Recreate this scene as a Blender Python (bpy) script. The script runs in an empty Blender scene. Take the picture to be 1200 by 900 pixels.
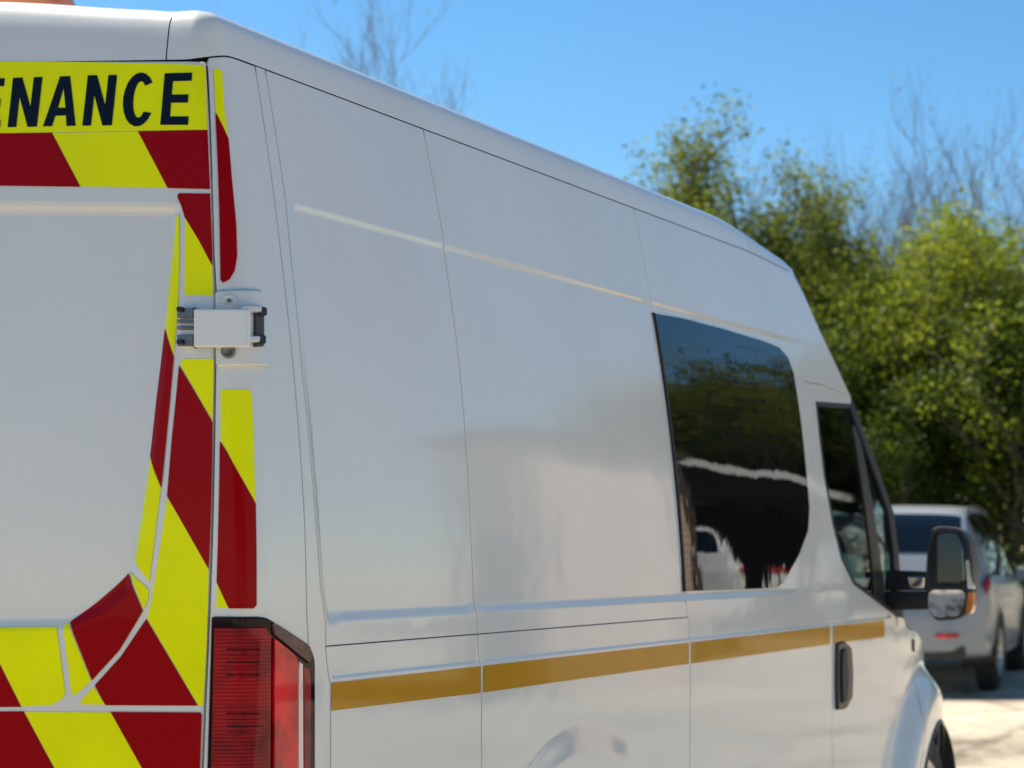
import bpy, bmesh, math, random
import numpy as np
from mathutils import Vector, Matrix
from mathutils.geometry import delaunay_2d_cdt

random.seed(7); rng = np.random.default_rng(7)
sc = bpy.context.scene
COL = sc.collection

# ------------------------------------------------------------------ camera
FPX = 2387.0; YAW = math.radians(6.03); PPX, PPY = 1492.0, 648.0     # calibrated from the van's lines (1200x900 photo pixels)
CAM = np.array([3.255, -3.53, 1.40])
FWD = np.array([-math.sin(YAW), math.cos(YAW), 0.0]); RGT = np.array([math.cos(YAW), math.sin(YAW), 0.0]); UPV = np.array([0, 0, 1.0])
cd = bpy.data.cameras.new('camera'); cam = bpy.data.objects.new('camera', cd); COL.objects.link(cam); sc.camera = cam
cam.location = CAM; cam.rotation_euler = (math.radians(90), 0, YAW)
cd.sensor_width = 36; cd.sensor_fit = 'HORIZONTAL'; cd.lens = FPX / 1200 * 36
cd.shift_x = -(PPX - 600) / 1200; cd.shift_y = (PPY - 450) / 1200
cd.clip_start = .05; cd.clip_end = 2000
cd.dof.use_dof = True; cd.dof.focus_distance = 4.25; cd.dof.aperture_fstop = 5.0

# ------------------------------------------------------------------ world, sun, exposure
SUN = Vector((-.59, .13, .80)).normalized()
w = bpy.data.worlds.new('World'); sc.world = w; w.use_nodes = True
nt = w.node_tree; bg = nt.nodes['Background']
sky = nt.nodes.new('ShaderNodeTexSky'); sky.sky_type = 'NISHITA'; sky.sun_disc = False
sky.sun_elevation = math.asin(SUN.z); sky.sun_rotation = math.atan2(SUN.x, SUN.y)
sky.air_density = 1.0; sky.dust_density = 0.0; sky.ozone_density = 3.5; sky.altitude = 600
hsv = nt.nodes.new('ShaderNodeHueSaturation'); hsv.inputs['Hue'].default_value = .4935; hsv.inputs['Value'].default_value = 1.0; hsv.inputs['Saturation'].default_value = 1.23      # a phone camera's vivid sky
nt.links.new(sky.outputs[0], hsv.inputs['Color']); nt.links.new(hsv.outputs[0], bg.inputs[0]); bg.inputs[1].default_value = .077
sl = bpy.data.lights.new('sun', 'SUN'); sl.energy = 5.0; sl.angle = math.radians(.53); sl.color = (1, .93, .79)
so = bpy.data.objects.new('sun', sl); COL.objects.link(so); so.rotation_euler = (-SUN).to_track_quat('-Z', 'Y').to_euler()
so.location = (0, 0, 30)
sc.view_settings.view_transform = 'Standard'; sc.view_settings.look = 'None'
sc.view_settings.gamma = 1; sc.view_settings.exposure = 0.95
sc.render.engine = 'CYCLES'
sc.render.resolution_x = 1024; sc.render.resolution_y = 768

# ------------------------------------------------------------------ materials
def new_mat(name):
    m = bpy.data.materials.new(name); m.use_nodes = True
    return m, m.node_tree, m.node_tree.nodes['Principled BSDF']
def N(t, kind, **kw):
    n = t.nodes.new(kind)
    for k, v in kw.items():
        if k in n.inputs: n.inputs[k].default_value = v
        else: setattr(n, k, v)
    return n
def noise(t, scale, detail=4, rough=.55, vec=None, dist=0):
    n = N(t, 'ShaderNodeTexNoise', Scale=scale, Detail=detail, Roughness=rough, Distortion=dist)
    if vec is None:
        tc = t.nodes.new('ShaderNodeTexCoord'); vec = tc.outputs['Object']
    t.links.new(vec, n.inputs['Vector']); return n
def ramp(t, fac, stops):
    r = t.nodes.new('ShaderNodeValToRGB'); e = r.color_ramp.elements
    while len(e) < len(stops): e.new(.5)
    for i, (p, c) in enumerate(stops):
        e[i].position = p; e[i].color = (*c, 1) if len(c) == 3 else c
    t.links.new(fac, r.inputs[0]); return r
def mat(name, col, rough=.5, metal=0, coat=0, coat_rough=.03, var=.0, vscale=3, bump=0, bscale=40, ior=1.5, spec=.5):
    m, t, b = new_mat(name)
    b.inputs['Base Color'].default_value = (*col, 1); b.inputs['Roughness'].default_value = rough
    b.inputs['Metallic'].default_value = metal; b.inputs['Coat Weight'].default_value = coat
    b.inputs['Coat Roughness'].default_value = coat_rough; b.inputs['IOR'].default_value = ior
    b.inputs['Specular IOR Level'].default_value = spec
    if var:
        n = noise(t, vscale, 6, .62)
        lo = tuple(c * (1 - var) for c in col); hi = tuple(min(c * (1 + var), 1) for c in col)
        r = ramp(t, n.outputs[0], [(.3, lo), (.7, hi)]); t.links.new(r.outputs[0], b.inputs['Base Color'])
    if bump:
        n2 = noise(t, bscale, 3); bp = N(t, 'ShaderNodeBump', Strength=bump, Distance=.01)
        t.links.new(n2.outputs[0], bp.inputs['Height']); t.links.new(bp.outputs[0], b.inputs['Normal'])
    return m
M = {}
def paint():
    m, t, b = new_mat('white_paint')
    n = noise(t, 2.2, 6, .6); n3 = noise(t, 60, 3)
    r = ramp(t, n.outputs[0], [(.3, (.70, .675, .625)), (.75, (.75, .725, .675))])
    # fine dust specks
    sp = ramp(t, n3.outputs[0], [(.70, (1, 1, 1)), (.80, (.86, .84, .80))])
    mx = N(t, 'ShaderNodeMix', data_type='RGBA', blend_type='MULTIPLY'); mx.inputs[0].default_value = .35
    t.links.new(r.outputs[0], mx.inputs[6]); t.links.new(sp.outputs[0], mx.inputs[7]); t.links.new(mx.outputs[2], b.inputs['Base Color'])
    b.inputs['Roughness'].default_value = .4; b.inputs['Specular IOR Level'].default_value = .15; b.inputs['Coat Weight'].default_value = 1; b.inputs['Coat IOR'].default_value = 1.62
    rr = ramp(t, n.outputs[0], [(.3, (.006,) * 3), (.8, (.022,) * 3)]); t.links.new(rr.outputs[0], b.inputs['Coat Roughness'])
    wv = noise(t, 5.0, 2); op = noise(t, 420, 2)
    b1 = N(t, 'ShaderNodeBump', Strength=.10, Distance=.010); b2 = N(t, 'ShaderNodeBump', Strength=.02, Distance=.002)
    t.links.new(wv.outputs[0], b1.inputs['Height']); t.links.new(op.outputs[0], b2.inputs['Height']); t.links.new(b1.outputs[0], b2.inputs['Normal'])
    t.links.new(b2.outputs[0], b.inputs['Normal']); t.links.new(b2.outputs[0], b.inputs['Coat Normal'])
    return m
M['paint'] = paint()
def sheeting(name, col, rough, metal=0, coat=.05):
    m, t, b = new_mat(name)
    n = noise(t, 6, 5, .6); v = N(t, 'ShaderNodeTexVoronoi', Scale=330.0)
    tc = t.nodes.new('ShaderNodeTexCoord'); t.links.new(tc.outputs['Object'], v.inputs['Vector'])
    r = ramp(t, n.outputs[0], [(.3, tuple(c * .93 for c in col)), (.75, tuple(min(c * 1.05, 1) for c in col))]); t.links.new(r.outputs[0], b.inputs['Base Color'])
    b.inputs['Roughness'].default_value = rough; b.inputs['Metallic'].default_value = metal
    b.inputs['Coat Weight'].default_value = coat; b.inputs['Coat Roughness'].default_value = .04; b.inputs['Specular IOR Level'].default_value = .04
    bp = N(t, 'ShaderNodeBump', Strength=.06, Distance=.001); t.links.new(v.outputs[0], bp.inputs['Height']); t.links.new(bp.outputs[0], b.inputs['Normal'])
    return m
M['yellow'] = sheeting('yellow_reflective_vinyl', (.92, .93, .0), .35, 0, .12)
M['red'] = sheeting('red_reflective_vinyl', (.33, .0, .002), .35, 0, .12)
M['gold'] = sheeting('amber_reflective_tape', (.56, .255, .0), .3, 0, .38)
M['ink'] = mat('navy_lettering', (.004, .008, .020), .4, spec=.12)
M['gap'] = mat('black_seal', (.012, .014, .018), .6)
M['blacktrim'] = mat('black_plastic', (.015, .015, .016), .38, var=.2, vscale=9)
M['greyplastic'] = mat('grey_plastic', (.055, .055, .052), .55, var=.2, vscale=20)
M['rubber'] = mat('tyre_rubber', (.018, .018, .018), .8, var=.25, vscale=14, bump=.3, bscale=80)
M['alloy'] = mat('wheel_silver', (.52, .53, .54), .35, metal=.8)
M['steel'] = mat('zinc_steel', (.22, .21, .20), .42, metal=.9, var=.3, vscale=60)
M['chrome'] = mat('chrome', (.75, .77, .8), .08, metal=1)
M['mirror'] = mat('mirror_glass', (.62, .65, .68), .01, metal=1)
M['interior'] = mat('cab_plastic', (.03, .032, .035), .7, var=.2, vscale=12)
M['seat'] = mat('seat_fabric', (.045, .07, .13), .9, var=.2, vscale=40, bump=.3, bscale=300)
def privacy():
    m, t, b = new_mat('privacy_glass')
    b.inputs['Base Color'].default_value = (.004, .005, .006, 1); b.inputs['Roughness'].default_value = .015; b.inputs['IOR'].default_value = 1.62
    n = noise(t, 7, 2); bp = N(t, 'ShaderNodeBump', Strength=.022, Distance=.010); t.links.new(n.outputs[0], bp.inputs['Height']); t.links.new(bp.outputs[0], b.inputs['Normal'])
    return m
M['privacy'] = privacy()
def clear_glass(name, tint, ior=1.5):
    m, t, b = new_mat(name); t.nodes.remove(b); out = t.nodes['Material Output']
    tr = N(t, 'ShaderNodeBsdfTransparent'); tr.inputs[0].default_value = (*tint, 1)
    gl = N(t, 'ShaderNodeBsdfGlossy', Roughness=.02); gl.inputs[0].default_value = (1, 1, 1, 1)
    fr = N(t, 'ShaderNodeFresnel', IOR=ior); mx = N(t, 'ShaderNodeMixShader')
    t.links.new(fr.outputs[0], mx.inputs[0]); t.links.new(tr.outputs[0], mx.inputs[1]); t.links.new(gl.outputs[0], mx.inputs[2]); t.links.new(mx.outputs[0], out.inputs[0])
    return m
M['glass'] = clear_glass('green_tint_glass', (.42, .56, .50), 1.55)
M['amber'] = mat('amber_lens', (.85, .19, .008), .18, coat=1, coat_rough=.03, var=.12, vscale=30)
def lens_red(name, col, ribs):
    m, t, b = new_mat(name); b.inputs['Roughness'].default_value = .22
    n = noise(t, 11, 4, .6); r = ramp(t, n.outputs[0], [(.34, tuple(c * .35 for c in col)), (.60, col)])
    t.links.new(r.outputs[0], b.inputs['Base Color']); b.inputs['Coat Weight'].default_value = .55; b.inputs['Coat Roughness'].default_value = .03; b.inputs['Specular IOR Level'].default_value = .1
    wv = N(t, 'ShaderNodeTexWave', Scale=ribs, Distortion=.4); wv.bands_direction = 'Z'
    tc = t.nodes.new('ShaderNodeTexCoord'); t.links.new(tc.outputs['Object'], wv.inputs['Vector'])
    bp = N(t, 'ShaderNodeBump', Strength=.35, Distance=.003); t.links.new(wv.outputs[1], bp.inputs['Height']); t.links.new(bp.outputs[0], b.inputs['Normal'])
    return m
M['lens_rear'] = lens_red('tail_lens_red', (.38, .0005, .003), 45)
M['lens_side'] = lens_red('tail_lens_bright_red', (.95, .002, .014), 3)
M['lens_dark'] = mat('tail_lens_dark', (.010, .0005, .001), .15, coat=.5, spec=0)
M['lens_smoke'] = mat('tail_lens_smoked', (.085, .03, .03), .2, coat=.5, var=.7, vscale=55, spec=.1)
M['guide_glint'] = mat('painted_guide_glint', (.92, .62, .55), .2, coat=1)  # highlight on the lamp's inner light guide, painted as pale pink
def leaf_mat(name, cols, trans=.52):
    m, t, b = new_mat(name); t.nodes.remove(b); out = t.nodes['Material Output']
    g = t.nodes.new('ShaderNodeNewGeometry'); r = ramp(t, g.outputs['Random Per Island'], cols)
    d = N(t, 'ShaderNodeBsdfPrincipled', Roughness=.5); d.inputs['Specular IOR Level'].default_value = .12
    tr = N(t, 'ShaderNodeBsdfTranslucent'); mx = N(t, 'ShaderNodeMixShader'); mx.inputs[0].default_value = trans
    hs = N(t, 'ShaderNodeHueSaturation', Hue=.485, Saturation=1.12, Value=1.35)
    t.links.new(r.outputs[0], d.inputs['Base Color']); t.links.new(r.outputs[0], hs.inputs['Color']); t.links.new(hs.outputs[0], tr.inputs[0])
    t.links.new(d.outputs[0], mx.inputs[1]); t.links.new(tr.outputs[0], mx.inputs[2]); t.links.new(mx.outputs[0], out.inputs[0])
    return m
M['leaf'] = leaf_mat('spring_leaf', [(0, (.075, .105, .018)), (.5, (.135, .172, .032)), (1, (.205, .235, .055))])
M['leaf2'] = leaf_mat('bright_leaf', [(0, (.105, .15, .020)), (.5, (.175, .222, .034)), (1, (.245, .28, .058))])
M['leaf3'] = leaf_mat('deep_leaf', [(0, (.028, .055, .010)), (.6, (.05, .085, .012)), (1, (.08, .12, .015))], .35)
M['bark'] = mat('grey_bark', (.13, .105, .085), .9, var=.35, vscale=14, bump=.6, bscale=40)
M['twig'] = mat('pale_twig', (.17, .13, .11), .9, var=.3, vscale=20)

# ------------------------------------------------------------------ object helpers
def tag(o, label, cat, group=None):
    o['label'] = label; o['category'] = cat
    if group: o['group'] = group
    return o
def empty(name, loc=(0, 0, 0), rz=0):
    o = bpy.data.objects.new(name, None); COL.objects.link(o); o.location = loc; o.rotation_euler = (0, 0, rz); o.empty_display_size = .2
    return o
def mesh_obj(name, verts, faces, m, parent=None, smooth=False, normals=None):
    me = bpy.data.meshes.new(name); me.from_pydata([tuple(map(float, v)) for v in verts], [], [tuple(map(int, f)) for f in faces]); me.update()
    if m: me.materials.append(m)
    if smooth: me.shade_smooth()
    if normals is not None: me.normals_split_custom_set_from_vertices([tuple(map(float, n)) for n in normals])
    o = bpy.data.objects.new(name, me); COL.objects.link(o)
    if parent: o.parent = parent
    return o
def bm_obj(name, bm, m, parent=None, smooth=False, bevel=0, seg=2):
    me = bpy.data.meshes.new(name); bm.normal_update(); bm.to_mesh(me); bm.free()
    me.materials.append(m)
    if smooth: me.shade_smooth()
    o = bpy.data.objects.new(name, me); COL.objects.link(o)
    if parent: o.parent = parent
    if bevel:
        b = o.modifiers.new('bevel', 'BEVEL'); b.width = bevel; b.segments = seg; b.limit_method = 'ANGLE'; b.angle_limit = math.radians(40)
        if not smooth: me.shade_smooth(); b.harden_normals = True
    return o
def add_box(bm, a, b, mtx=None):
    vs = [bm.verts.new(Vector(((a, b)[i][0], (a, b)[j][1], (a, b)[k][2]))) for k in (0, 1) for j in (0, 1) for i in (0, 1)]
    if mtx:
        for v in vs: v.co = mtx @ v.co
    for f in ((0, 2, 3, 1), (4, 5, 7, 6), (0, 1, 5, 4), (2, 6, 7, 3), (0, 4, 6, 2), (1, 3, 7, 5)): bm.faces.new([vs[i] for i in f])
    return vs
def box(name, a, b, m, parent=None, bevel=.004, mtx=None):
    bm = bmesh.new(); add_box(bm, a, b, mtx); return bm_obj(name, bm, m, parent, bevel=bevel)
def add_tube(bm, p, r, seg=8, cap=True):
    p = [Vector(q) for q in p]; r = r if hasattr(r, '__len__') else [r] * len(p); rings = []
    for i, q in enumerate(p):
        t = (p[min(i + 1, len(p) - 1)] - p[max(i - 1, 0)]).normalized()
        a = t.orthogonal().normalized() if i == 0 else (rings[-1][1] - t * t.dot(rings[-1][1])).normalized()
        b = t.cross(a)
        rings.append(([bm.verts.new(q + (a * math.cos(2 * math.pi * k / seg) + b * math.sin(2 * math.pi * k / seg)) * r[i]) for k in range(seg)], a))
    for (r0, _), (r1, _) in zip(rings, rings[1:]):
        for k in range(seg): bm.faces.new([r0[k], r0[(k + 1) % seg], r1[(k + 1) % seg], r1[k]])
    if cap:
        bm.faces.new(rings[0][0][::-1]); bm.faces.new(rings[-1][0])
def add_lathe(bm, prof, seg=40, axis='X', org=(0, 0, 0)):      # prof: (along axis, radius)
    rings = []
    for h, r in prof:
        ring = []
        for k in range(seg):
            a = 2 * math.pi * k / seg; c, s = r * math.cos(a), r * math.sin(a)
            p = (h, c, s) if axis == 'X' else ((c, s, h) if axis == 'Z' else (c, h, s))
            ring.append(bm.verts.new(Vector(p) + Vector(org)))
        rings.append(ring)
    for r0, r1 in zip(rings, rings[1:]):
        for k in range(seg): bm.faces.new([r0[k], r0[(k + 1) % seg], r1[(k + 1) % seg], r1[k]])
    return rings

# ------------------------------------------------------------------ ground
def ground_z(y):
    t = np.clip((np.asarray(y, float) - 6) / 24, 0, 1); return .0125 * 24 * t
def ground():
    xs = np.concatenate([np.linspace(-900, -40, 12), np.linspace(-36, 36, 60), np.linspace(40, 900, 12)])
    ys = np.concatenate([np.linspace(-900, -40, 12), np.linspace(-36, 5, 30), np.linspace(6, 40, 60), np.linspace(45, 900, 12)])
    V = [(x, y, float(ground_z(y)) + (.012 * math.sin(x * 1.3 + y * .7) * math.sin(y * 1.1) if y > 8 else 0)) for y in ys for x in xs]
    n = len(xs); Fc = [(j * n + i, j * n + i + 1, (j + 1) * n + i + 1, (j + 1) * n + i) for j in range(len(ys) - 1) for i in range(n - 1)]
    m, t, b = new_mat('worn_concrete'); tc = t.nodes.new('ShaderNodeTexCoord'); v = tc.outputs['Object']
    n1 = noise(t, .55, 8, .65, v, .6); n2 = noise(t, 9, 8, .7, v); n3 = noise(t, 90, 4, .7, v)
    r1 = ramp(t, n1.outputs[0], [(.32, (.22, .175, .125)), (.43, (.45, .375, .275)), (.62, (.58, .495, .375))])
    r2 = ramp(t, n2.outputs[0], [(.30, (.45, .42, .38)), (.5, (1, 1, 1))])
    mx = N(t, 'ShaderNodeMix', data_type='RGBA', blend_type='MULTIPLY'); mx.inputs[0].default_value = .6
    t.links.new(r1.outputs[0], mx.inputs[6]); t.links.new(r2.outputs[0], mx.inputs[7])
    vo = N(t, 'ShaderNodeTexVoronoi', Scale=.33); vo.feature = 'DISTANCE_TO_EDGE'
    wp = N(t, 'ShaderNodeMix', data_type='VECTOR'); wp.inputs[0].default_value = .3
    t.links.new(v, wp.inputs[4]); t.links.new(n2.outputs['Color'], wp.inputs[5]); t.links.new(wp.outputs[1], vo.inputs['Vector'])
    r3 = ramp(t, vo.outputs[0], [(.004, (.22, .19, .16)), (.018, (1, 1, 1))])
    mx2 = N(t, 'ShaderNodeMix', data_type='RGBA', blend_type='MULTIPLY'); mx2.inputs[0].default_value = .5
    t.links.new(mx.outputs[2], mx2.inputs[6]); t.links.new(r3.outputs[0], mx2.inputs[7]); t.links.new(mx2.outputs[2], b.inputs['Base Color'])
    b.inputs['Roughness'].default_value = .9
    bp = N(t, 'ShaderNodeBump', Strength=.5, Distance=.02); t.links.new(n3.outputs[0], bp.inputs['Height']); t.links.new(bp.outputs[0], b.inputs['Normal'])
    o = mesh_obj('ground', V, Fc, m, smooth=True); o['kind'] = 'structure'
ground()
TM = mat('bounce_cut_tarmac', (.075, .075, .078), .9, var=.25, vscale=30, bump=.4, bscale=200)
bm = bmesh.new(); add_box(bm, (-40, -60, -.02), (40, -6.5, .006)); o_ = bm_obj('added_unseen_tarmac', bm, TM); o_['kind'] = 'structure'  # unseen dark area added behind the camera to cut warm ground bounce

# ------------------------------------------------------------------ van surface: W(u, z); u < 0 rear face, u > 0 right flank running forward and round the nose
RC = .045; YF0, YF1, NE = 3.75, 5.45, 2.9
_t = np.linspace(0, 1, 6001); _yy = np.concatenate([_t[:4000] * .97 / _t[3999], [1]])
_q = np.linspace(0, math.pi / 2, 8001)
_ex = np.cos(_q) ** (2 / NE); _ey = np.sin(_q) ** (2 / NE) * (YF1 - YF0)
_ea = np.concatenate([[0], np.cumsum(np.hypot(np.diff(_ex), np.diff(_ey)))]); FLEN = _ea[-1]
def smooth01(x): x = np.clip(x, 0, 1); return x * x * (3 - 2 * x)
def W0(u, z):
    u = np.asarray(u, float); z = np.asarray(z, float)
    hz = np.maximum(z - 1.22, 0); lo = np.maximum(.80 - z, 0)
    ins = .10 * hz ** 2 + .12 * lo ** 2; lean = .05 * hz ** 2
    X1 = 1 - ins; xr = X1 - RC
    yc = lean + .03 * xr ** 2 - .027
    x = np.where(u <= -RC, X1 + u, X1); y = np.where(u <= -RC, lean + .03 * (X1 + u) ** 2 - .027, yc + u)
    ph = np.clip((u + RC) / (2 * RC), 0, 1) * math.pi / 2; c = (u > -RC) & (u < RC)
    x = np.where(c, xr + RC * np.sin(ph), x); y = np.where(c, yc + RC - RC * np.cos(ph), y)
    s = np.clip(u - YF0, 0, FLEN); fx = np.interp(s, _ea, _ex); fy = np.interp(s, _ea, _ey)
    f = u > YF0
    nose = smooth01((u - YF0 - .6) / 1.2) * .45 * np.maximum(z - .62, 0) ** 2
    x = np.where(f, X1 * fx, x); y = np.where(f, yc + YF0 + fy - nose, y)
    return np.stack([x, y, z * np.ones_like(x)], -1)
def nrm(fn, u, z, e=.0012):
    du = fn(u + e, z) - fn(u - e, z); dz = fn(u, z + e) - fn(u, z - e)
    n = np.cross(du, dz); return n / np.linalg.norm(n, axis=-1, keepdims=True)
def proj(p):
    q = p - CAM; d = q @ FWD
    return np.stack([PPX + FPX * (q @ RGT) / d, PPY - FPX * q[..., 2] / d], -1)
def uz(px, py, guess=None):                         # photo pixel -> point on the van's skin
    t = np.array([px, py], float)
    if guess is None: guess = (-.2, 1.5) if px < 262 else (max((px - 300) * .003, .02), 1.4)
    g = np.array(guess, float)
    for _ in range(40):
        p = proj(W0(g[0], g[1])); r = t - p
        if abs(r).max() < .01: break
        e = 1e-4
        J = np.stack([(proj(W0(g[0] + e, g[1])) - p) / e, (proj(W0(g[0], g[1] + e)) - p) / e], -1)
        st = np.linalg.solve(J + np.eye(2) * 1e-6, r); g = g + np.clip(st, -.15, .15)
    return g
def UZ(pts): return np.array([uz(*p) for p in pts])
def hity(px, py, y): d = FWD + RGT * (px - PPX) / FPX + UPV * (PPY - py) / FPX; return CAM + d * ((y - CAM[1]) / d[1])
def hitx(px, py, x): d = FWD + RGT * (px - PPX) / FPX + UPV * (PPY - py) / FPX; return CAM + d * ((x - CAM[0]) / d[0])
def seg_dist(P, poly, closed=True):
    A = np.asarray(poly); B = np.roll(A, -1, 0)
    if not closed: A, B = A[:-1], B[:-1]
    d = np.full(len(P), 1e9)
    for a, b in zip(A, B):
        ab = b - a; L = ab @ ab + 1e-12; t = np.clip(((P - a) @ ab) / L, 0, 1); d = np.minimum(d, np.linalg.norm(P - a - t[:, None] * ab, axis=1))
    return d
def inside(P, poly):
    poly = np.asarray(poly); x, y = P[:, 0], P[:, 1]; c = np.zeros(len(P), bool); j = len(poly) - 1
    for i in range(len(poly)):
        xi, yi = poly[i]; xj, yj = poly[j]
        c ^= ((yi > y) != (yj > y)) & (x < (xj - xi) * (y - yi) / (yj - yi + 1e-15) + xi); j = i
    return c
# pressed features of the skin
LINE2 = UZ([(311, 82), (335, 235), (340, 290), (355, 440), (368, 580), (376, 690), (382, 728), (382, 762), (386, 800), (386, 900), (386, 1020), (386, 1250)])
_l2 = LINE2[::-1].copy()
def U1(z): return np.interp(z, _l2[:, 1], _l2[:, 0])       # start of the recessed flank
ZLB, ZLT = 1.274, 2.081                             # lower and upper ledges of the recess
RDOOR = UZ([(-330, 240), (207, 244), (205, 300), (196, 380), (180, 520), (163, 640), (150, 690), (118, 716), (80, 733), (-330, 740)])  # recess of the rear door
AX_R, AX_F, AXZ = 1.345, 4.56, .345
def disp(u, z):
    u = np.asarray(u, float); z = np.asarray(z, float); sh = np.broadcast(u, z).shape
    u = np.broadcast_to(u, sh); z = np.broadcast_to(z, sh)
    d = -(.0072 - .0036 * np.clip((z - 1.29) / .75, 0, 1)) * smooth01((u - U1(z) - .002) / .020) * smooth01((z - ZLB + .012) / .024) * smooth01((ZLT + .0125 * (u - .25) + .009 - z) / .018) * smooth01((3.32 - u) / .75)
    d = d + .003 * smooth01((1.160 - z) / .008) * smooth01((u - .22) / .02)
    rr = np.hypot(u - AX_R, z - AXZ); d = d + .006 * smooth01((.635 - rr) / .09) * (u > .4)
    rf = np.hypot((u - AX_F) * .95, z - AXZ); d = d + .075 * smooth01((.62 - rf) / .15) * (u > 3)
    m = (u < -.02) & (u > -1.2)
    if m.any():
        P = np.stack([u[m], z[m]], -1); sd = seg_dist(P, RDOOR); sd = np.where(inside(P, RDOOR), sd, -sd)
        dd = np.zeros(sh); dd[m] = -.0070 * smooth01((sd + .011) / .026); d = d + dd
    return d
def W(u, z):
    return W0(u, z) + nrm(W0, u, z) * disp(u, z)[..., None]

def densify(poly, step):
    out = []; n = len(poly)
    for i in range(n):
        a, b = np.asarray(poly[i]), np.asarray(poly[(i + 1) % n]); k = max(1, int(math.ceil(np.linalg.norm(b - a) / step)))
        out += [a + (b - a) * j / k for j in range(k)]
    return np.array(out)
def area(p): x, y = np.asarray(p).T; return .5 * np.sum(x * np.roll(y, -1) - np.roll(x, -1) * y)
def ccw(p): p = np.asarray(p); return p if area(p) > 0 else p[::-1]
def shrink(p, d):
    p = np.asarray(p); a = p - np.roll(p, 1, 0); b = np.roll(p, -1, 0) - p
    na = np.stack([-a[:, 1], a[:, 0]], -1); nb = np.stack([-b[:, 1], b[:, 0]], -1)
    na /= np.linalg.norm(na, axis=1)[:, None] + 1e-12; nb /= np.linalg.norm(nb, axis=1)[:, None] + 1e-12
    m = na + nb; m /= (1 + np.sum(na * nb, 1))[:, None].clip(.35); return p + m * d
def rounded(poly, r, k=5):
    poly = [np.asarray(p, float) for p in poly]; out = []; n = len(poly)
    for i in range(n):
        a, b, c = poly[i - 1], poly[i], poly[(i + 1) % n]; rr = r[i] if hasattr(r, '__len__') else r
        la, lc = np.linalg.norm(a - b), np.linalg.norm(c - b); q = min(rr, la * .45, lc * .45)
        if q <= 0: out.append(b); continue
        s = b + (a - b) / la * q; e = b + (c - b) / lc * q
        for j in range(k + 1):
            t = j / k; out.append((1 - t) ** 2 * s + 2 * t * (1 - t) * b + t * t * e)
    return np.array(out)
FINE_Z = sorted(set(np.round(np.concatenate([np.arange(ZLB - .018, ZLB + .019, .003), np.arange(ZLT - .014, ZLT + .060, .0025), np.arange(1.148, 1.166, .003)]), 4)))
FINE_U = []
L2X = np.concatenate([np.stack([U1(zz_) + d for d in np.arange(.002, .030, .003)], -1)[..., None] * [1, 0] + zz_[:, None, None] * [0, 1] for zz_ in [np.arange(1.23, 2.33, .02)]]).reshape(-1, 2)
def panel(name, outline, m, parent, off=0.0, gap=.003, roll=.0018, depth=.02, gu=.04, gz=.04, holes=(), fine=True, edge=.02, mirror=False, fn=None, extra=None):
    fn = fn or W
    outer = shrink(densify(ccw(outline), edge), gap / 2 + roll); loops = [outer] + [shrink(densify(ccw(h)[::-1], edge), gap / 2 + roll) for h in holes]
    lo, hi = outer.min(0), outer.max(0)
    us = list(np.arange(lo[0] + gu / 2, hi[0], gu)); zs = list(np.arange(lo[1] + gz / 2, hi[1], gz))
    if fine:
        us += [u for u in FINE_U if lo[0] < u < hi[0]]; zs += [z for z in FINE_Z if lo[1] < z < hi[1]]
    G = np.stack(np.meshgrid(us, zs), -1).reshape(-1, 2)
    if extra is not None: G = np.concatenate([G, extra])
    ok = inside(G, outer)
    for h in loops[1:]: ok &= ~inside(G, h)
    G = G[ok]
    if len(G):
        d = np.min([seg_dist(G, l) for l in loops], 0); G = G[d > .0022]
    V2 = np.concatenate(loops + [G]) if len(G) else np.concatenate(loops)
    E = []; k0 = 0
    for l in loops:
        E += [(k0 + i, k0 + (i + 1) % len(l)) for i in range(len(l))]; k0 += len(l)
    vs, _, fs, *_ = delaunay_2d_cdt([Vector(map(float, p)) for p in V2], E, [], 0, 1e-7)
    P = np.array([v[:] for v in vs]); T = np.array([f[:] for f in fs if len(f) == 3])
    cen = P[T].mean(1); ok = inside(cen, outer)
    for h in loops[1:]: ok &= ~inside(cen, h)
    T = T[ok]
    n = nrm(fn, P[:, 0], P[:, 1]); X = fn(P[:, 0], P[:, 1]) + n * off
    verts = [*X]; nors = [*n]; faces = [tuple(t) for t in T]
    if depth:
        for l in loops:
            l1 = shrink(l, -roll); pn = nrm(fn, l[:, 0], l[:, 1]); base = fn(l1[:, 0], l1[:, 1])
            tang = base - (fn(l[:, 0], l[:, 1])); tl = np.linalg.norm(tang, axis=1, keepdims=True); tang = tang / np.maximum(tl, 1e-9)
            k = len(verts); L = len(l); rings = [(fn(l[:, 0], l[:, 1]) + pn * off, pn), (base + pn * (off - roll), tang), (base + pn * (off - depth), tang)]
            for X_, n_ in rings: verts += [*X_]; nors += [*n_]
            for q in range(2):
                for i in range(L):
                    j = (i + 1) % L; faces.append((k + q * L + j, k + q * L + i, k + (q + 1) * L + i, k + (q + 1) * L + j))
    verts = np.array(verts); nors = np.array(nors)
    if mirror: verts = verts * [-1, 1, 1]; nors = nors * [-1, 1, 1]; faces = [f[::-1] for f in faces]
    return mesh_obj(name, verts, faces, m, parent, True, nors)

van = tag(empty('maintenance_van', (0, 2.7, 0)), 'white high-roof maintenance van with red and yellow chevron rear doors', 'van')
vroot = van.matrix_world
van.location = (0, 0, 0)

def zg(u): return 2.346 + .0125 * np.clip(u, 0, 3.3) - .022 * smooth01((np.asarray(u, float) - 2.75) / .6)     # gutter height
ZDT = uz(243, 71)[1]                                      # top of the rear doors
def zrim(u): return ZDT + .0005 + (zg(u) - ZDT - .0005) * smooth01((u + .06) / .14)   # lower edge of the roof rim
ZS = .42
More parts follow.
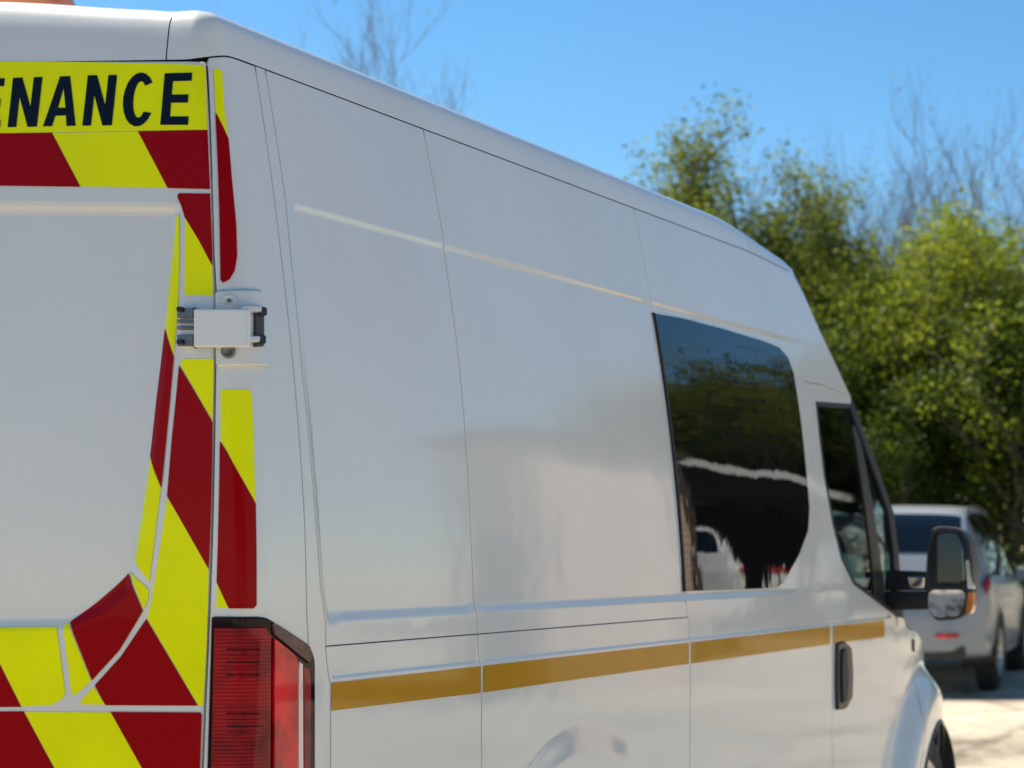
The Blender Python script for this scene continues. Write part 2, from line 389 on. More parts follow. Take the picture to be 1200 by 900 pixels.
# outlines in photo pixels -> skin coordinates
edge_px = [(243, 74), (246, 150), (248, 222), (250, 300), (252.5, 345), (252, 400), (251, 480), (249.5, 560), (247, 660), (244, 740), (240, 829), (237, 900), (234, 1000), (232, 1100), (231, 1240)]
EDGE = UZ(edge_px)                                        # right edge of the rear door, top to bottom
def z_top_door(u): return ZDT + .006 * np.minimum((EDGE[0, 0] - u) / .4, 1)
LINE1 = UZ([(299, 76), (312, 160), (330, 300), (346, 450), (357, 600), (360, 720), (362, 760), (364, 860), (364, 1000), (364, 1250)])
SEAMA = UZ([(496, 152), (517, 262), (540, 420), (549, 520), (556, 640), (560, 740), (563, 800), (563, 900), (563, 1150)])
SEAMB = UZ([(743, 248), (765, 366), (784, 520), (803, 692), (808, 740), (808, 800), (807, 900), (805, 1060)])
CABS = UZ([(944, 447), (951, 500), (958, 560), (970, 650), (973, 720), (974, 780), (974, 860), (973, 1000)])
for L in (LINE1, LINE2, SEAMA, SEAMB): L[0, 1] = zg(L[0, 0])
EDGE[0, 1] = ZDT
for L in (LINE1, LINE2, SEAMA, SEAMB, CABS, EDGE): L[-1, 1] = ZS
APIL = np.array([[3.30, 2.352], [3.36, 2.30], [3.44, 2.22], [3.58, 2.09], [3.72, 1.955], [3.80, 1.87], [3.97, 1.68], [4.08, 1.54], [4.16, 1.38], [4.22, 1.22], [4.28, 1.13]])
ap_px = [(930, 322), (945, 352), (960, 386), (980, 428), (998, 468), (1009, 500), (1030, 556), (1046, 600), (1052, 650), (1055, 690), (1058, 724)]
APIL = UZ(ap_px)
print('APIL', APIL.round(3).tolist()); print('EDGE', EDGE.round(3).tolist()[:4], 'L1', LINE1.round(3).tolist()[:3], 'L2', LINE2.round(3).tolist(), 'A', SEAMA.round(3).tolist(), 'B', SEAMB.round(3).tolist(), 'C', CABS.round(3).tolist())
def clipz(L, lo, hi):                                     # part of a downward polyline between two heights
    z = L[:, 1][::-1]; u = L[:, 0][::-1]
    mid = [tuple(p) for p in L if lo < p[1] < hi]
    return [(float(np.interp(hi, z, u)), hi)] + mid + [(float(np.interp(lo, z, u)), lo)]
ZGR = 1.218                                               # horizontal joint of the flank
def mk(name, outline, mirror_too=True, mat_='paint', **kw):
    o = panel(name, outline, M[mat_], van, **kw)
    if mirror_too: panel(name, outline, M[mat_], van, mirror=True, **kw)
    return o
# rear door
top = [(u, float(z_top_door(u))) for u in np.linspace(-.905, EDGE[0, 0] - .02, 14)]
door_out = np.array(top + [tuple(EDGE[0])] + [tuple(p) for p in EDGE[1:]] + [(-.905 - .03, ZS)])
# the doors meet on the centre line
cl = [(u_, z_) for z_ in np.linspace(ZS, top[0][1], 25) for u_ in [-(float(1 - .10 * max(z_ - 1.22, 0) ** 2 - .12 * max(.8 - z_, 0) ** 2)) + .003]]
door_out = np.array([(cl[-1][0], cl[-1][1])] + [p for p in top if p[0] > cl[-1][0] + .02] + [tuple(p) for p in EDGE] + cl[:-1])
g = np.stack(np.meshgrid(np.arange(-.90, -.06, .02), np.arange(1.15, 2.15, .02)), -1).reshape(-1, 2)
dd = seg_dist(g, RDOOR, True); rim = []
for o_ in np.arange(-.012, .017, .0035):
    rim.append(shrink(densify(ccw(RDOOR), .008), o_))
rim = np.concatenate(rim); rim = rim[(rim[:, 0] > -.9)]
EXTRA = np.concatenate([g[dd > .02], rim])
rdoor = panel('rear_door', door_out, M['paint'], van, gap=.005, roll=.003, gu=.05, gz=.05, fine=False, extra=EXTRA)
rdoor_l = panel('rear_door', door_out, M['paint'], van, gap=.005, roll=.003, gu=.05, gz=.05, fine=False, extra=EXTRA, mirror=True)
# corner pillar, quarter strip, flank panels
topc = [(u, float(zrim(u)) - .0005) for u in np.linspace(EDGE[0, 0] + .004, LINE1[0, 0] - .01, 16)]
mk('corner_pillar', np.array(topc + [tuple(p) for p in LINE1] + [tuple(p) for p in EDGE[::-1]]), gu=.012, gz=.03, fine=False, gap=.003)
mk('quarter_strip', np.concatenate([LINE1, LINE2[::-1]])[::-1], gu=.02, gap=.0018, fine=False)
for a, b in ((LINE2, SEAMA), (SEAMA, SEAMB)):
    g_top = float(zg((a[0, 0] + b[0, 0]) / 2))
    up_a, up_b = [p for p in a if p[1] > ZGR + .004], [p for p in b if p[1] > ZGR + .004]
    ea, eb = clipz(a, ZGR - .0006, 9)[-1], clipz(b, ZGR - .0006, 9)[-1]; ea2, eb2 = (ea[0], ZGR + .0006), (eb[0], ZGR + .0006)
    mk('side_panel', np.array([tuple(p) for p in up_a] + [ea, eb] + [tuple(p) for p in up_b[::-1]]), gap=.0026, gu=.08, extra=L2X if a is LINE2 else None)
    lo_a, lo_b = [tuple(p) for p in a if p[1] < ZGR - .004], [tuple(p) for p in b if p[1] < ZGR - .004]
    def low(a_, b_):
        out = [ea2] + lo_a
        if b_[0, 0] > 1.6:                                # rear wheel arch
            out += [(AX_R + .40 * math.cos(t), AXZ + .40 * math.sin(t)) for t in np.linspace(math.pi - .19, .19, 26)]
        return np.array(out + lo_b[::-1] + [eb2])
    ringx = np.array([(AX_R + r_ * math.cos(t), AXZ + r_ * math.sin(t)) for r_ in np.arange(.545, .65, .009) for t in np.linspace(.1, 3.04, 150)])
    mk('lower_side_panel', low(a, b), gap=.0026, gu=.05, gz=.03, extra=ringx)
# flank panel with the side window, running up to the front of the high roof
fl = [tuple(p) for p in SEAMB] + [tuple(p) for p in CABS[::-1]] + [tuple(p) for p in UZ([(965, 451), (985, 459), (994, 464)])] + [tuple(APIL[4])] + [tuple(p) for p in APIL[:4][::-1]]
fl += [(u, float(zg(u))) for u in np.linspace(APIL[0, 0] - .02, SEAMB[0, 0] + .04, 12)]
mk('side_panel', np.array(fl), gap=.0026, gu=.06)
# cab door with a window opening
FRONTL = np.concatenate([UZ([(1062, 735), (1069, 760)]), [(4.36, .95), (4.33, .88), (4.26, .79)]])
dtop = [tuple(p) for p in UZ([(965, 451), (985, 459), (994, 464)])]
cab_out = [tuple(p) for p in CABS[::-1]] + dtop + [tuple(p) for p in APIL[4:]] + [tuple(p) for p in FRONTL] + [(AX_F + .45 * math.cos(t), AXZ + .45 * math.sin(t)) for t in np.linspace(2.45, 2.95, 8)]
win_px = [(956, 471), (997, 474), (1006, 500), (1027, 556), (1042, 600), (1048, 650), (1050, 690), (1050, 722), (1032, 708), (1000, 684), (986, 655), (976, 615), (966, 560), (960, 510)]
CWIN = UZ(win_px)
ringc = np.array([(AX_F + r_ * math.cos(t) / .95, AXZ + r_ * math.sin(t)) for r_ in np.arange(.45, .64, .010) for t in np.linspace(1.5, 3.3, 60)])
mk('cab_door', np.array(cab_out), gap=.0026, gu=.05, gz=.05, holes=[CWIN], extra=ringc)
# front wing
FEND = [tuple(p) for p in FRONTL[:1]] + [tuple(p) for p in UZ([(1072, 742), (1082, 757)])]
wing = [tuple(p) for p in FRONTL] + [(AX_F + .445 * math.cos(t), AXZ + .44 * math.sin(t)) for t in np.linspace(2.45, 2.62, 4)]
wing += [(AX_F + .375 * math.cos(t), AXZ + .375 * math.sin(t)) for t in np.linspace(2.7, -.18, 34)] + [(5.15, .30), (5.55, .30), (5.55, .74), (5.30, .86), (5.0, .955), (4.7, 1.02), (4.5, 1.065)]
ringf = np.array([(AX_F + r_ * math.cos(t) / .95, AXZ + r_ * math.sin(t)) for r_ in np.arange(.43, .64, .010) for t in np.linspace(-.2, 3.3, 140)])
mk('front_wing', np.array(wing), gap=.0014, gu=.03, gz=.03, extra=ringf)
ENDU = YF0 + FLEN
bump = [(5.05, .28), (5.30, .28), (ENDU - .001, .28), (ENDU - .001, .62), (5.56, .62), (5.56, .30)]
mk('front_bumper', np.array([(5.56, .25), (ENDU - .001, .25), (ENDU - .001, .56), (5.56, .56)]), mat_='greyplastic', off=.02, gu=.05)
mk('grille', np.array([(5.80, .57), (ENDU - .001, .57), (ENDU - .001, .80), (5.80, .80)]), mat_='blacktrim', gu=.05)
mk('headlamp', np.array([(5.56, .57), (5.79, .57), (5.79, .80), (5.56, .74)]), mat_='chrome', gu=.05)

# dark inner shell closes the joints
def shell():
    us = np.concatenate([np.linspace(-.99, -.06, 20), np.linspace(-.05, .05, 9), np.linspace(.1, 3.28, 40)]); zs = np.linspace(ZS, 2.40, 42)
    U, Z = np.meshgrid(us, zs); X = W0(U, Z) - nrm(W0, U, Z) * .024
    V = []; Fc = []
    for s in (1, -1):
        k = len(V); V += [*(X.reshape(-1, 3) * [s, 1, 1])]; n = len(us)
        Fc += [(k + j * n + i, k + j * n + i + 1, k + (j + 1) * n + i + 1, k + (j + 1) * n + i) for j in range(len(zs) - 1) for i in range(n - 1) if not math.hypot(us[i] - AX_R, zs[j] - AXZ) < .42]
    us2 = np.linspace(3.28, ENDU, 50); zs2 = np.linspace(.80, 1.03, 6)
    U, Z = np.meshgrid(us2, zs2); X = W0(U, np.minimum(Z, 1.02 - .15 * np.clip(U - 4.3, 0, 1.4))) - nrm(W0, U, Z) * .03; n = len(us2)
    for s in (1, -1):
        k = len(V); V += [*(X.reshape(-1, 3) * [s, 1, 1])]
        Fc += [(k + j * n + i, k + j * n + i + 1, k + (j + 1) * n + i + 1, k + (j + 1) * n + i) for j in range(len(zs2) - 1) for i in range(n - 1)]
    mesh_obj('inner_shell', V, Fc, M['gap'], van, True)
shell()
box('bulkhead', (-.86, 3.22, .45), (.86, 3.26, 2.25), M['interior'], van)
box('underbody', (-.86, .12, .36), (.86, 3.25, .42), M['gap'], van)
box('cab_floor', (-.88, 3.27, .42), (.88, 4.15, .50), M['interior'], van)

# ---- roof: rim following the perimeter, then a crowned skin
RA, RB = .085, .070
RPROF = np.array([(0, 0), (.0015, .10), (.005, .30), (.010, .55), (.015, .70), (.021, .80), (.030, .89), (.042, .95), (.060, .985), (.085, 1.0)])
def roof():
    us = np.concatenate([np.linspace(-.876, -.30, 24), np.linspace(-.29, -.05, 30), np.linspace(-.045, .045, 15), np.linspace(.06, .4, 12), np.linspace(.5, 3.10, 30)])
    prof = RPROF
    z0 = zrim(us); top = 2.436 + .0125 * np.clip(us, 0, 3.3) - .004 * np.exp(-(us / .05) ** 2) - .075 * smooth01((us - 2.55) / .85) - .003 * np.exp(-((us + .10) / .04) ** 2) + .024 * smooth01((-us - .10) / .40)
    p = W0(us, z0); th = smooth01((us + .14) / .28) * math.pi / 2; n = np.stack([np.sin(th), -np.cos(th), 0 * th], -1); rows = []
    for a, h in prof:
        q = p - n * a; q[:, 2] = z0 + (top - z0) * h; rows.append(q)
    rows = np.array(rows); nr, nc = rows.shape[:2]
    # seam positions: header / corner / roof side / front piece
    names = [('roof_header', 0, int(np.argmin(abs(us - uz(190, 45)[0])))), ('roof_side_rail', int(np.argmin(abs(us - uz(190, 45)[0]))), len(us) - 1)]
    hdr = names[0][2]
    for nm, a, b in names:
        for s in (1, -1):
            if nm == 'roof_side_rail':
                cut = int(np.argmin(abs(us - 2.79)))
                spans = [('roof_side_rail', a, cut), ('roof_front_rail', cut, b)]
            else: spans = [(nm, a, b)]
            for nm2, a2, b2 in spans:
                sub = rows[:, a2:b2 + 1].copy(); k = b2 - a2 + 1
                if a2 > 0: sub[:, 0] += (sub[:, 1] - sub[:, 0]) / np.linalg.norm(sub[:, 1] - sub[:, 0], axis=-1, keepdims=True) * .0025
                first = sub[0].copy(); first[:, :2] -= (sub[0] - sub[-1])[:, :2] / np.linalg.norm((sub[0] - sub[-1])[:, :2], axis=1, keepdims=True) * .02
                R = sub.shape[0]
                fs = [(j * k + i, j * k + i + 1, (j + 1) * k + i + 1, (j + 1) * k + i) for j in range(R - 1) for i in range(k - 1)]
                if s < 0: fs = [f[::-1] for f in fs]
                o = mesh_obj(nm2, sub.reshape(-1, 3) * [s, 1, 1], fs, M['paint'], van, True)
    # crowned skin
    ring = rows[-1]; ring = ring[ring[:, 0] > .002]
    loop = np.concatenate([ring[:, :2], (ring * [-1, 1, 1])[::-1][:, :2]]); zr = np.concatenate([ring[:, 2], ring[::-1][:, 2]])
    G = np.stack(np.meshgrid(np.linspace(-.7, .7, 15), np.linspace(.3, 3.2, 20)), -1).reshape(-1, 2)
    V2 = np.concatenate([loop, G]); Zs = np.concatenate([zr, 2.43 + .030 * (1 - (G[:, 0] / .8) ** 2) + .0125 * G[:, 1]])
    vs, _, fs, ov, *_ = delaunay_2d_cdt([Vector(map(float, p)) for p in V2], [(i, (i + 1) % len(loop)) for i in range(len(loop))], [], 1, 1e-6)
    zz = [Zs[o_[0]] if len(o_) else 2.44 for o_ in ov]
    mesh_obj('roof_skin', [(v[0], v[1], z - .002) for v, z in zip(vs, zz)], [tuple(f) for f in fs], M['paint'], van, True)
    return rows[:, -1]
roof_end = roof()

# ---- front of the high roof, windscreen, bonnet: lofts between the right edge line and its mirror
def loft(name, pts, nvec, a, b, crown, m, thick=None):
    pts = np.array(pts); nv = np.array(nvec); nv /= np.linalg.norm(nv, axis=1, keepdims=True)
    rows = []
    for i in range(len(pts)):
        p = pts[i]; ai = a[i] if hasattr(a, '__len__') else a; bi = b[i] if hasattr(b, '__len__') else b; ci = crown[i] if hasattr(crown, '__len__') else crown
        half = []
        for pa, phh in RPROF: half.append((p[0] - ai * pa / .085, bi * phh))
        x0, h0 = half[-1]
        for s in np.linspace(0, 1, 11)[1:]:
            x = x0 * (1 - s); half.append((x, h0 + ci * (1 - (x / x0) ** 2)))
        row = [np.array([x, p[1], p[2]]) + nv[i] * h for x, h in half]
        row += [q * [-1, 1, 1] for q in row[::-1][1:]]; rows.append(row)
    k = len(rows[0]); V = [v for r in rows for v in r]
    return mesh_obj(name, V, [(j * k + i + 1, j * k + i, (j + 1) * k + i, (j + 1) * k + i + 1) for j in range(len(rows) - 1) for i in range(k - 1)], m, van, True)
AP3 = W0(APIL[:, 0], APIL[:, 1])
g0 = W0(np.array([3.10, 3.17]), np.array([float(zrim(3.10)), float(zg(3.17))]))
tp = np.concatenate([g0, AP3[:5]])
RB0 = float(2.436 + .0125 * 3.10 - .075 * smooth01((3.10 - 2.55) / .85) - zrim(3.10))
nv = [(0, 0, 1), (0, .15, .99), (0, .42, .91), (0, .62, .78), (0, .70, .71), (0, .72, .69), (0, .72, .69)]
loft('roof_front', tp, nv, [RA, .084, .08, .075, .07, .06, .05], [RB0, RB0 * .9, RB0 * .74, .036, .031, .028, .025], [.03, .04, .05, .07, .09, .10, .11], M['paint'])
ws = AP3[4:]; ws = np.concatenate([ws, W0(np.array([4.42]), np.array([1.05]))])
loft('windscreen', ws, [(0, .74, .67)] * len(ws), np.linspace(.05, .04, len(ws)), np.linspace(.022, .02, len(ws)), np.linspace(.11, .16, len(ws)), M['glass'])
bu = np.array([4.36, 4.5, 4.7, 5.0, 5.3, 5.55]); bz = np.array([1.085, 1.068, 1.023, .958, .863, .743])
loft('bonnet', W0(bu, bz), [(0, .25, .97)] * 3 + [(0, .35, .93), (0, .5, .87), (0, .6, .8)], .05, .022, [.10, .10, .10, .09, .07, .04], M['paint'])
# A pillar bead and scuttle trim
for s in (1, -1):
    bm = bmesh.new(); pp = AP3[4:] + nrm(W0, APIL[4:, 0], APIL[4:, 1]) * -.012
    add_tube(bm, [(p[0] * s, p[1], p[2]) for p in pp], .016, 8); bm_obj('windscreen_pillar', bm, M['blacktrim'], van, True)
    bm = bmesh.new(); add_tube(bm, [(.885 * s, 4.33, 1.125), (.89 * s, 4.40, 1.105), (.90 * s, 4.5, 1.083)], [.03, .025, .012], 8); bm_obj('scuttle_trim', bm, M['greyplastic'], van, True)

# ---- glazing
sw_px = [(765.5, 367), (800, 373), (850, 386), (895, 400), (912, 407), (922, 418), (929, 438), (937, 490), (943, 545), (947.5, 596), (946, 622), (936, 650), (918, 684), (911, 689), (860, 691.5), (803, 693)]
sw = UZ(sw_px); sw[0, 0] += .006; sw[-1, 0] += .006
for mir in (False, True):
    g_ = panel('side_window', sw, M['privacy'], van, off=.0055, gap=0, roll=.0015, depth=.012, gu=.06, gz=.06, fine=False, fn=W0 if False else W, mirror=mir)
    # seal along the trailing edge of the glass
    sl_ = np.array([sw[0] + (-.006, .002), sw[0] + (.004, .001), sw[-1] + (.004, 0), sw[-1] + (-.006, -.001)])
    s_ = panel('window_seal', sl_, M['gap'], g_, off=.007, gap=0, roll=.001, depth=.012, fine=False, mirror=mir)
PT = [tuple(p) for p in APIL[4:]] + [tuple(p) for p in CWIN[1:8][::-1]]
Q = UZ([(1004, 500), (1010, 500), (1040, 712), (1034, 707), (1018, 600)])
for mir in (False, True):
    panel('cab_window', CWIN, M['glass'], van, off=-.010, gap=-.004, roll=.001, depth=0, gu=.08, gz=.08, fine=False, mirror=mir)
    panel('window_divider', UZ([(1000, 497), (1007, 499), (1040, 716), (1027, 706)]), M['blacktrim'], van, off=-.004, gap=0, depth=.03, fine=False, mirror=mir)
    panel('pillar_trim', np.array(PT), M['gap'], van, off=.0022, gap=-.004, roll=.001, depth=.016, gu=.5, gz=.5, fine=False, mirror=mir)
    fr = shrink(densify(ccw(CWIN), .02), -.002)
    panel('window_rubber', fr, M['gap'], van, off=.0015, gap=0, roll=.001, depth=.016, gu=.5, gz=.5, fine=False, holes=[shrink(densify(ccw(CWIN), .02), .013)], mirror=mir)

# ---- retroreflective markings
def decal(name, px, m, parent, r=0, fine=None, off=.0012, gap=0):
    p = UZ(px)
    if r: p = rounded(p, r)
    return panel(name, p, M[m], parent, off=off, gap=gap, roll=.0002, depth=0, gu=.014, gz=.014, edge=.008, fine=False, extra=fine)
rimx = rim
Y, R_ = 'yellow', 'red'
DEC = [
 ('yellow', [(-290, 77), (-100, 73.5), (0, 72), (120, 73), (236, 76.5), (241, 80), (243, 152.5), (120, 154.5), (0, 156.5), (-290, 162)]),
 ('red', [(-60, 157.8), (0, 157), (61, 156), (94, 218.7), (0, 217.5), (-28, 217.5)]),
 ('yellow', [(61.6, 156), (162, 154.2), (196.6, 220.2), (94.6, 218.7)]),
 ('red', [(162.6, 154.2), (243.2, 153), (246.2, 221.5), (197.4, 220.2)]),
 ('yellow', [(-160, 159.4), (-60.6, 157.8), (-28.6, 217.5), (-128, 217.5)]),
 ('red', [(-260, 161), (-160.6, 159.4), (-128.6, 217.5), (-228, 218)]),
 ('red', [(211, 227), (246.5, 227.5), (249, 310.5), (233, 280), (217, 254), (214, 243), (209, 232), (209, 228.5)]),
 ('yellow', [(217, 255), (233, 281), (249, 311.5), (250, 346), (216.5, 346), (216.5, 300)]),
 ('yellow', [(206, 251.5), (209.5, 251.5), (210.5, 256), (210.8, 300), (209, 360), (204, 417), (192.5, 383.5), (197, 330), (201.5, 290)]),
 ('red', [(192.4, 384.5), (203.8, 418.5), (201, 450), (196, 505), (189.4, 571), (175.2, 534.5), (182, 470)]),
 ('yellow', [(175, 536), (189.2, 572.5), (184.6, 605), (175.5, 682.5), (157, 658), (157, 653), (165, 605)]),
 ('yellow', [(214, 420.5), (251, 420.5), (249.4, 493.5), (211.5, 428)]),
 ('red', [(210.5, 429), (249.3, 495), (247.5, 600), (245, 666), (207, 599), (196.5, 581), (202, 515)]),
 ('yellow', [(196.3, 582.5), (207, 600.5), (244.9, 667.5), (242, 770), (238.7, 826.5), (232.5, 826.5), (172.5, 724.5), (178, 702), (187, 645)]),
 ('red', [(171.8, 726), (231.5, 826.5), (124.5, 826), (112, 803), (142, 770)]),
 ('yellow', [(110.5, 804.5), (123.6, 826), (94.5, 825.5), (96, 820)]),
 ('red', [(149, 672.5), (167.5, 716), (140, 762), (108.5, 796.5), (81.5, 729), (112, 706), (133, 688)]),
 ('yellow', [(150.5, 669), (175, 691), (174.3, 702), (168.3, 715)]),
 ('yellow', [(74, 732.5), (79.5, 730), (107.3, 797.8), (88, 815), (84, 813), (80, 780)]),
 ('yellow', [(0, 735.5), (66.5, 734.5), (70, 760), (77, 812), (74, 818), (62, 826), (25.5, 828), (0, 777), (-20, 736)]),
 ('red', [(-20.6, 736), (0, 778.5), (24.8, 828), (-76, 829), (-126, 738)]),
 ('yellow', [(-126.6, 738), (-76.6, 829), (-176, 830), (-226, 740)]),
 ('red', [(-70, 834.5), (28, 834), (63.4, 900), (110, 990), (12, 990)]),
 ('yellow', [(28.8, 834), (130, 834.6), (166.6, 900), (216, 990), (111, 990), (64.2, 900)]),
 ('red', [(130.8, 834.6), (235, 835.2), (236.5, 838), (234.6, 900), (232, 990), (217, 990), (167.4, 900)]),
 ('yellow', [(-170, 835), (-70.8, 834.5), (11.2, 990), (-88, 990)]),
]
for c, px in DEC: decal(c + '_chevron', px, c, rdoor, fine=rimx, off=.0016 if c == 'red' else .0011, gap=-.0018 if c == 'red' else 0)
pill = [o for o in van.children if o.name.startswith('corner_pillar')][0]
PDEC = [
 ('yellow', [(250, 81), (257.5, 81), (260, 84), (262.5, 125), (267, 161), (252.5, 131)], 0),
 ('red', [(252.6, 132.5), (267, 163), (271, 210), (276, 262), (277.3, 300), (274.5, 317), (269, 327), (261.5, 331), (259, 328), (257.3, 240)], 0),
 ('yellow', [(258.5, 456.5), (291, 456.5), (295, 460), (299, 585), (299, 589), (258.5, 516)], 0),
 ('red', [(258.5, 518), (299, 590.5), (300, 709), (297, 712.5), (269, 712.5), (254.8, 682), (257, 600)], 0),
 ('yellow', [(254.6, 684), (268, 712.5), (253.6, 711.5)], 0)]
for c, px, r in PDEC: decal(c + '_chevron', px, c, pill, off=.0015 if c == 'red' else .0010, gap=-.0024 if c == 'red' else 0)
# amber tape along the flank, one length per panel
tapes = [[(386.5, 800), (470, 790.8), (561.5, 780.6), (561.5, 812), (470, 823), (386.5, 833)], [(564.5, 780.2), (690, 766), (806, 753), (806, 778), (690, 794), (564.5, 811.6)],
         [(809, 752.7), (900, 742.5), (971.5, 734), (971.5, 755), (900, 765), (809, 777.6)], [(975, 733.6), (1035, 726.5), (1035.5, 746.5), (975, 754.5)]]
flank = [o for o in van.children if o.name.startswith(('side_panel', 'lower_side_panel', 'cab_door'))]
lows = [o for o in flank if o.name.startswith('lower_side_panel')]; sps = [o for o in flank if o.name.startswith('side_panel')]; cabd = [o for o in flank if o.name.startswith('cab_door')]
for px, par in zip(tapes, (lows[0], lows[2], sps[4], cabd[0])):
    panel('amber_tape', UZ(px), M['gold'], par, off=.0012, gap=0, roll=.0002, depth=0, gu=.03, gz=.006, edge=.01, fine=True)

# lettering: polygons in a unit box
def arc(cx, cy, rx, ry, a0, a1, n=18): return [(cx + rx * math.cos(math.radians(a)), cy + ry * math.sin(math.radians(a))) for a in np.linspace(a0, a1, n)]
GL = {
 'E': [(0, 0), (1, 0), (1, .165), (.33, .165), (.33, .425), (.93, .425), (.93, .585), (.33, .585), (.33, .84), (1, .84), (1, 1), (0, 1)],
 'N': [(0, 0), (.30, 0), (.30, .60), (.68, 0), (1, 0), (1, 1), (.70, 1), (.70, .41), (.32, 1), (0, 1)],
 'C': arc(.5, .5, .5, .5, 38, 330) + arc(.53, .5, .20, .335, 318, 48),
 'T': [(.36, 0), (.66, 0), (.66, .84), (1, .84), (1, 1), (0, 1), (0, .84), (.36, .84)],
 'I': [(0, 0), (1, 0), (1, 1), (0, 1)],
 'M': [(0, 0), (.22, 0), (.22, .66), (.40, 0), (.60, 0), (.78, .66), (.78, 0), (1, 0), (1, 1), (.70, 1), (.50, .32), (.30, 1), (0, 1)],
 'A': [(0, 0), (.28, 0), (.36, .21), (.68, .21), (.715, 0), (1.0, 0), (.74, 1), (.40, 1)],
}
AHOLE = [(.42, .37), (.55, .76), (.65, .37)]
LET = [('M', (-270, 153.5), (-223, 153.5), (-264, 96.5), (-217, 96.5)), ('A', (-212, 153), (-173, 153), (-206, 96), (-167, 95.8)), ('I', (-163, 152.7), (-151, 152.6), (-157, 95.4), (-145, 95.2)),
       ('N', (-141, 152.5), (-106, 152), (-135, 95), (-100, 94.6)), ('T', (-87, 152), (-46, 151.5), (-94, 94.3), (-53, 93.8)), ('E', (-32.5, 151), (0.8, 150.6), (-27, 92.8), (6.5, 92)),
       ('N', (9.5, 149.5), (44, 149), (16, 91.5), (50.7, 90.5)), ('A', (51, 148.5), (89.5, 148), (57, 90.2), (92, 89.2)), ('N', (97, 147.7), (131.8, 147.3), (103.5, 88.6), (138, 88)),
       ('C', (142, 149), (179.5, 148.5), (147.5, 85.6), (184.5, 84.8)), ('E', (188.3, 146.8), (221, 146.8), (193.5, 86.2), (226, 85.4))]
for ch, bl, br, tl, tr in LET:
    bl, br, tl, tr = map(np.array, (bl, br, tl, tr))
    f = lambda q: tuple((bl * (1 - q[0]) + br * q[0]) * (1 - q[1]) + (tl * (1 - q[0]) + tr * q[0]) * q[1])
    panel('letter', UZ([f(q) for q in GL[ch]]), M['ink'], rdoor, off=.0020, gap=0, roll=.0001, depth=0, gu=.012, gz=.012, edge=.006, fine=False,
          holes=[UZ([f(q) for q in AHOLE])] if ch == 'A' else ())
# matching chevrons on the far door (mirrored pattern)
for c, px in DEC: panel(c + '_chevron', UZ(px), M[c], rdoor_l, off=.0012, gap=0, roll=.0002, depth=0, gu=.03, gz=.03, edge=.015, fine=False, mirror=True, extra=rimx[::2])

# ---- tail lamps
for mir in (False, True):
    lamp = panel('tail_lamp', rounded(UZ([(248.5, 722.5), (309, 722.5), (330, 735), (361, 755.5), (367, 772), (367, 900), (367, 1100), (240, 1100), (243.5, 900)]), [.006, .02, .01, .02, .02, 0, .02, .02, 0]), M['lens_dark'], van, off=.006, gap=0, roll=.004, depth=.02, gu=.012, gz=.03, fine=False, mirror=mir)
    def lp(nm, px, m, off, r=.004): return panel(nm, rounded(UZ(px), r), M[m], lamp, off=off, gap=0, roll=.002, depth=.006, gu=.008, gz=.02, fine=False, mirror=mir)
    lp('rear_lens', [(254, 735), (308, 735), (313.5, 745), (313, 900), (312, 1085), (247, 1085), (250, 900)], 'lens_rear', .010)
    lp('smoked_trim', [(314, 729), (331, 738.5), (358, 757), (361, 768), (358, 778), (338, 762), (316, 744)], 'lens_smoke', .0105)
    lp('side_lens', [(316, 747), (338, 765), (343, 772), (343, 900), (343, 1085), (315, 1085), (315.5, 900)], 'lens_side', .011)
    lp('light_guide_glint', [(344.3, 774), (349, 778), (349.5, 900), (349, 1085), (343.6, 1085), (343.8, 900)], 'guide_glint', .0115, .001)  # pale strip painted in for the glint along the inner guide
    lp('outer_lens', [(350.2, 780), (357, 784), (359, 800), (359, 900), (358, 1085), (350, 1085), (350.4, 900)], 'lens_rear', .0105, .002)
    for i in range(11):
        y0 = 752 + i * 7.5 + (i > 5) * 30
        lp('lens_rib', [(268, y0), (303, y0), (303, y0 + 2.2), (268, y0 + 2.2)], 'lens_dark' if i % 2 else 'lens_rear', .0116, 0)

